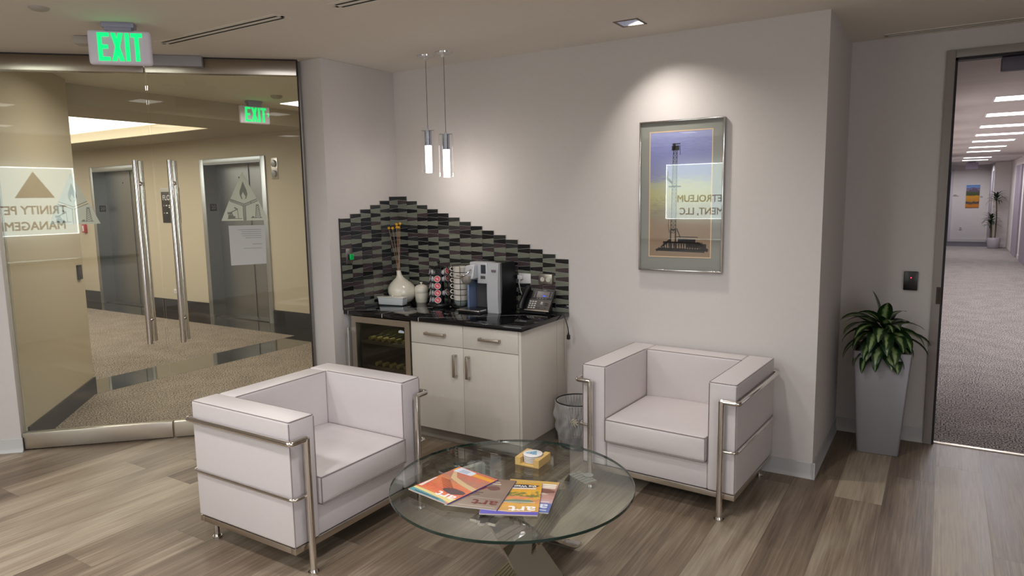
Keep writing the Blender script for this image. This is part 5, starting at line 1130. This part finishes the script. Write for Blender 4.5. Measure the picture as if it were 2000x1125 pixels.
# hall lantern
t = thing('hall_lantern', 'two-button round hall lantern plate right of the right elevator', 'indicator', (-4.10, EY, 2.21))
bm = newbm(); box(bm, -.065, .065, -.008, 0, -.145, .145, bev=.002); obj('plate', bm, mat('lantern_plate', (.55, .52, .47, 1), .35, 1), t)
for z in (.068, -.072): bm = newbm(); lathe(bm, [(0, 0), (.048, 0), (.048, .018), (.040, .026), (0, .028)], n=28, M=Matrix.Translation((0, -.008, z)) @ Matrix.Rotation(R(90), 4, 'X')); obj('lens', bm, mat('lens_grey', srgb(170, 172, 170), .2, .3), t)
bm = newbm(); box(bm, -.06, .06, -.006, 0, -.036, .036, bev=.002); box(bm, -.035, -.01, -.0075, -.005, -.014, .014, mi=1); box(bm, .01, .035, -.0075, -.005, -.014, .014, mi=1)
t = obj('wall_outlet', bm, [WHITEP, mat('outlet_face', srgb(190, 184, 176), .5)]); t.location = (-6.66, EY, .335); tag(t, 'white wall outlet low on the beige elevator wall', 'outlet')
bm = newbm(); box(bm, -.055, .055, -.045, 0, -.075, .075, bev=.006); box(bm, -.02, .02, -.052, -.044, -.05, .05, mi=1); t = obj('fire_alarm', bm, [mat('alarm_red', srgb(170, 24, 30), .4), WHITEP]); t.location = (-9.30, EY, 1.33); tag(t, 'red fire alarm on the beige wall left of the elevators', 'alarm')
bm = newbm(); box(bm, -.30, .30, -.15, .15, -.004, .002); t = obj('ceiling_panel_light', bm, mat('panel_glow', (1, .98, .95, 1), .5, emit=3.0, ecol=(1, .97, .92, 1))); t.location = (-2.30, 1.16, 2.849); tag(t, 'bright ceiling panel at the right edge beyond the small exit sign', 'ceiling light')
bm = newbm(); lathe(bm, [(0, -.03), (.045, -.028), (.06, -.012), (.062, 0), (0, 0)], n=28); t = obj('smoke_detector', bm, mat('det_beige', srgb(160, 152, 132), .5)); t.location = (-2.165, .603, 2.85); tag(t, 'round smoke detector on the lobby ceiling above the small exit sign', 'detector')
bm = newbm(); box(bm, -3.0, -.2, -.735, -.72, 2.8495, 2.8505); bm.free()

# ------------------------------------------------------------------ corridor things
first = None
for k, y in enumerate(TROF_Y):
    if first is None:
        first = thing('ceiling_troffer', '', 'ceiling light', (4.5, y, 2.6))
        bm = newbm()
        for a in ((-.32, .32, -.24, -.20), (-.32, .32, .20, .24), (-.32, -.30, -.20, .20), (.30, .32, -.20, .20)): box(bm, a[0], a[1], a[2], a[3], -.004, .001)
        obj('troffer_frame', bm, mat('troffer_white', srgb(214, 208, 206), .5), first)
        bm = newbm(); box(bm, -.30, .30, -.17, .17, -.006, -.001); obj('diffuser', bm, mat('troffer_glow', (1, .96, 1, 1), .5, emit=4.5, ecol=(.98, .95, 1, 1)), first)
        bm = newbm(); box(bm, -.30, .30, -.20, .20, -.001, .001); obj('housing', bm, mat('troffer_inner', srgb(190, 184, 186), .5), first); o = first
    else: o = copy_tree(first)
    o.location = (4.5, y, 2.6)
    tag(o, 'lit corridor ceiling light, %s from the doorway' % ['first', 'second', 'third', 'fourth', 'fifth', 'sixth', 'seventh', 'eighth', 'ninth and farthest'][k], 'ceiling light', 'lit ceiling lights down the corridor')
def blank_sign(loc, w_, h, label):
    t = thing('hanging_sign', label, 'sign', loc); bm = newbm(); box(bm, -w_/2, w_/2, -.03, .03, -h-.02, -.02, bev=.01); obj('sign_box', bm, mat('lilac_housing', srgb(140, 132, 150), .5), t); bm = newbm(); box(bm, -w_*.3, w_*.3, -.03, .03, -.022, 0); obj('mount', bm, mat('mount_dark', srgb(70, 66, 84), .5), t)
blank_sign((4.47, 20.6, 2.6), .31, .20, 'small lilac-grey exit sign box at the far end of the corridor')
bm = newbm(); box(bm, 4.105, 4.60, YD+.02, YD+.09, 2.49, 2.577, bev=.008); t = obj('door_closer', bm, mat('closer_lilac', srgb(92, 86, 100), .5)); tag(t, 'dark grey closer box under the doorway head at the upper right', 'door closer')
t = thing('landscape_photo', 'autumn mountain landscape photo on the far corridor wall', 'picture', (4.635, 24.1, 1.553))
bm = newbm(); box(bm, -.19, .19, -.03, 0, -.38, .38); obj('canvas', bm, ramp_mat('landscape_print', 2, [(-.38, (200, 116, 26)), (-.30, (206, 126, 30)), (-.24, (70, 62, 60)), (-.20, (84, 80, 78)), (-.16, (196, 130, 34)), (0, (216, 150, 40)), (.03, (60, 74, 36)), (.17, (84, 88, 50)), (.20, (150, 130, 140)), (.27, (96, 96, 140)), (.31, (120, 156, 206)), (.38, (84, 134, 200))], .6, .16, 5, distort=.6), t, 0)
bm = newbm(); prism(bm, [(-.15, .17), (-.08, .24), (-.04, .22), (.0, .285), (.05, .25), (.08, .28), (.15, .20), (.19, .19), (.19, .15), (-.15, .15)], lambda u, v, w_: Vector((u, -.0305-w_, v)), .001); obj('mountain', bm, mat('peak_violet', srgb(104, 84, 110), .6), t, 0)
for n_, lab, loc, sz in (('room_placard', 'small white placard on the far corridor wall left of the landscape photo', (4.13, 24.1, 1.60), (.11, .035)), ('wall_switch', 'small white switch on the far corridor wall right of the landscape photo', (4.88, 24.1, 1.545), (.04, .03)), ('wall_outlet', 'white outlet low on the far corridor wall', (4.35, 24.1, .47), (.04, .06))):
    bm = newbm(); box(bm, -sz[0], sz[0], -.02, 0, -sz[1], sz[1], bev=.004); box(bm, -sz[0]*.4, sz[0]*.4, -.022, -.018, -sz[1]*.5, sz[1]*.5, mi=1); o = obj(n_, bm, [mat('placard_white', srgb(214, 206, 200), .5), mat('placard_dark', srgb(150, 140, 136), .5)]); o.location = loc; tag(o, lab, {'room_placard': 'placard', 'wall_switch': 'switch', 'wall_outlet': 'outlet'}[n_])
# far doors (setting)
bm = newbm(); box(bm, 3.40, 3.98, 24.06, 24.1, 0, 2.40); d = struct('door_4', bm, mat('door_slate', srgb(84, 92, 110), .4)); bm = newbm(); box(bm, 3.98, 4.06, 24.05, 24.1, 0, 2.47); box(bm, 3.3, 3.98, 24.05, 24.1, 2.40, 2.47); struct('door_frame', bm, mat('frame_light', srgb(206, 196, 200), .5), d)
bm = newbm(); box(bm, 5.085, 5.10, 22.1, 23.4, 0, 2.35); struct('door_5', bm, mat('door_lilac', srgb(168, 158, 166), .5))
bm = newbm(); box(bm, 5.47, 5.50, 15.4, 16.8, 0, 2.4); d = struct('door_6', bm, mat('door_lilac2', srgb(150, 138, 150), .5)); bm = newbm(); box(bm, 5.46, 5.50, 17.6, 19.2, 0, 2.4); struct('door_7', bm, mat('door_lilac2', srgb(150, 138, 150), .5))
# corridor plant in pot
t = thing('floor_pot', 'pale grey rounded square pot at the end of the corridor', 'pot', (5.16, 21.12, 0)); bm = newbm(); lathe(bm, [(0, 0), (.13, 0), (.145, .02), (.175, .20), (.172, .30), (.160, .32), (.15, .30), (0, .29)], n=32); obj('pot_body', bm, mat('pot_grey', srgb(176, 170, 176), .5), t)
t = thing('corn_plant', 'tall two-headed corn plant in the pot at the corridor end', 'plant', (5.16, 21.12, .30))
DL = mat('dark_strap_leaf', srgb(40, 58, 34), .45)
bm = newbm(); tube(bm, [(.03, 0, 0), (.035, 0, .6), (.0, 0, 1.22)], .017, 8); tube(bm, [(-.06, 0, 0), (-.07, 0, .30), (-.09, 0, .62)], .016, 8); tube(bm, [(-.09, .02, 0), (-.10, .02, .45)], .012, 8); obj('canes', bm, mat('cane_bark', srgb(84, 74, 50), .8), t)
for cx_, cz_, nl, lr in ((0, 1.15, 26, .36), (-.09, .55, 24, .33), (-.10, .40, 16, .32)):
    for k in range(nl):
        bm = newbm(); a = k*2.4; s = k/nl; leaf_mesh(bm, lr*rg.uniform(.85, 1.1), .028, rg.uniform(1.3, 2.1), Vector((cx_, 0, cz_-.10*s+.05)), a, R(75-60*s), 0, .15, 7); obj('leaf', bm, DL, t, 60, normals=False)

# ------------------------------------------------------------------ lit company sign behind the camera (seen in reflections)
SY = -7.86
t = thing('company_sign', 'backlit frosted glass company sign reflected in the print and the glass door', 'sign', (.48, SY, 0))
SG = mat('backlit_frosted_glass', (.80, .90, .87, 1), .5, emit=5.2, ecol=(.76, .90, .86, 1))
bm = newbm(); box(bm, -.94, .94, -.012, 0, 1.325, 2.295); obj('glass_panel', bm, SG, t)
bm = newbm(); e_ = .012
for a in ((-.94, .94, 2.283, 2.297), (-.94, .94, 1.323, 1.333), (-.945, -.932, 1.323, 2.297), (.932, .945, 1.323, 2.297)): box(bm, a[0], a[1], -.001, .003, a[2], a[3])
obj('edge_light', bm, mat('edge_strip', (.95, 1, 1, 1), .5, emit=12, ecol=(.95, 1, 1, 1)), t)
INK = mat('sign_letters', srgb(84, 70, 56), .6)
# faces +Y: reading direction is -X
mpS = plane_map((.80, .0012, 0), (-1, 0, 0), (0, 0, 1))
def thicken(bm, d):
    base_faces = bm.faces[:]+bm.verts[:]+bm.edges[:]
    for v_ in (Vector((d, .0001, 0)), Vector((0, .0002, d)), Vector((d, .0003, d))):
        g = bmesh.ops.duplicate(bm, geom=base_faces)
        for q in g['geom']:
            if isinstance(q, bmesh.types.BMVert): q.co += v_
bm = text_bm('TRINITY PETROLEUM', .172, lambda u, v, w_: mpS(u, v+1.625, w_), .003, 'LEFT', .0, .96); thicken(bm, .006)
xs = [v.co.x for v in bm.verts]; s_ = 1.53/(max(xs)-min(xs)); x_m = max(xs)
for v in bm.verts: v.co.x = .80+(v.co.x-x_m)*s_
obj('lettering', bm, INK, t, 0)
bm = text_bm('MANAGEMENT, LLC', .172, lambda u, v, w_: mpS(u, v+1.40, w_), .003, 'LEFT', .0, .96); thicken(bm, .006)
xs = [v.co.x for v in bm.verts]; s_ = 1.45/(max(xs)-min(xs)); x_m = max(xs)
for v in bm.verts: v.co.x = .765+(v.co.x-x_m)*s_
obj('lettering', bm, INK, t, 0)
bm = newbm(); prism(bm, [(.14, 1.86), (.66, 1.86), (.40, 2.235)], lambda u, v, w_: Vector((1.0-u-.20+.14-.14, .0012+w_, v)), .003); obj('triangle_emblem', bm, INK, t, 0)
for o in t.children: pass
# wall behind the sign and reception desk mass (dim, in reflections)
t = thing('reception_desk', 'white reception desk with dark top, seen only in reflections', 'desk', (.48, -6.9, 0)); bm = newbm(); box(bm, -1.1, 1.1, -.3, .3, 0, 1.0, bev=.01); obj('desk_body', bm, mat('desk_white', srgb(200, 194, 190), .5), t); bm = newbm(); box(bm, -1.15, 1.15, -.35, .35, 1.0, 1.04, bev=.004); obj('desk_top', bm, GRAN, t)
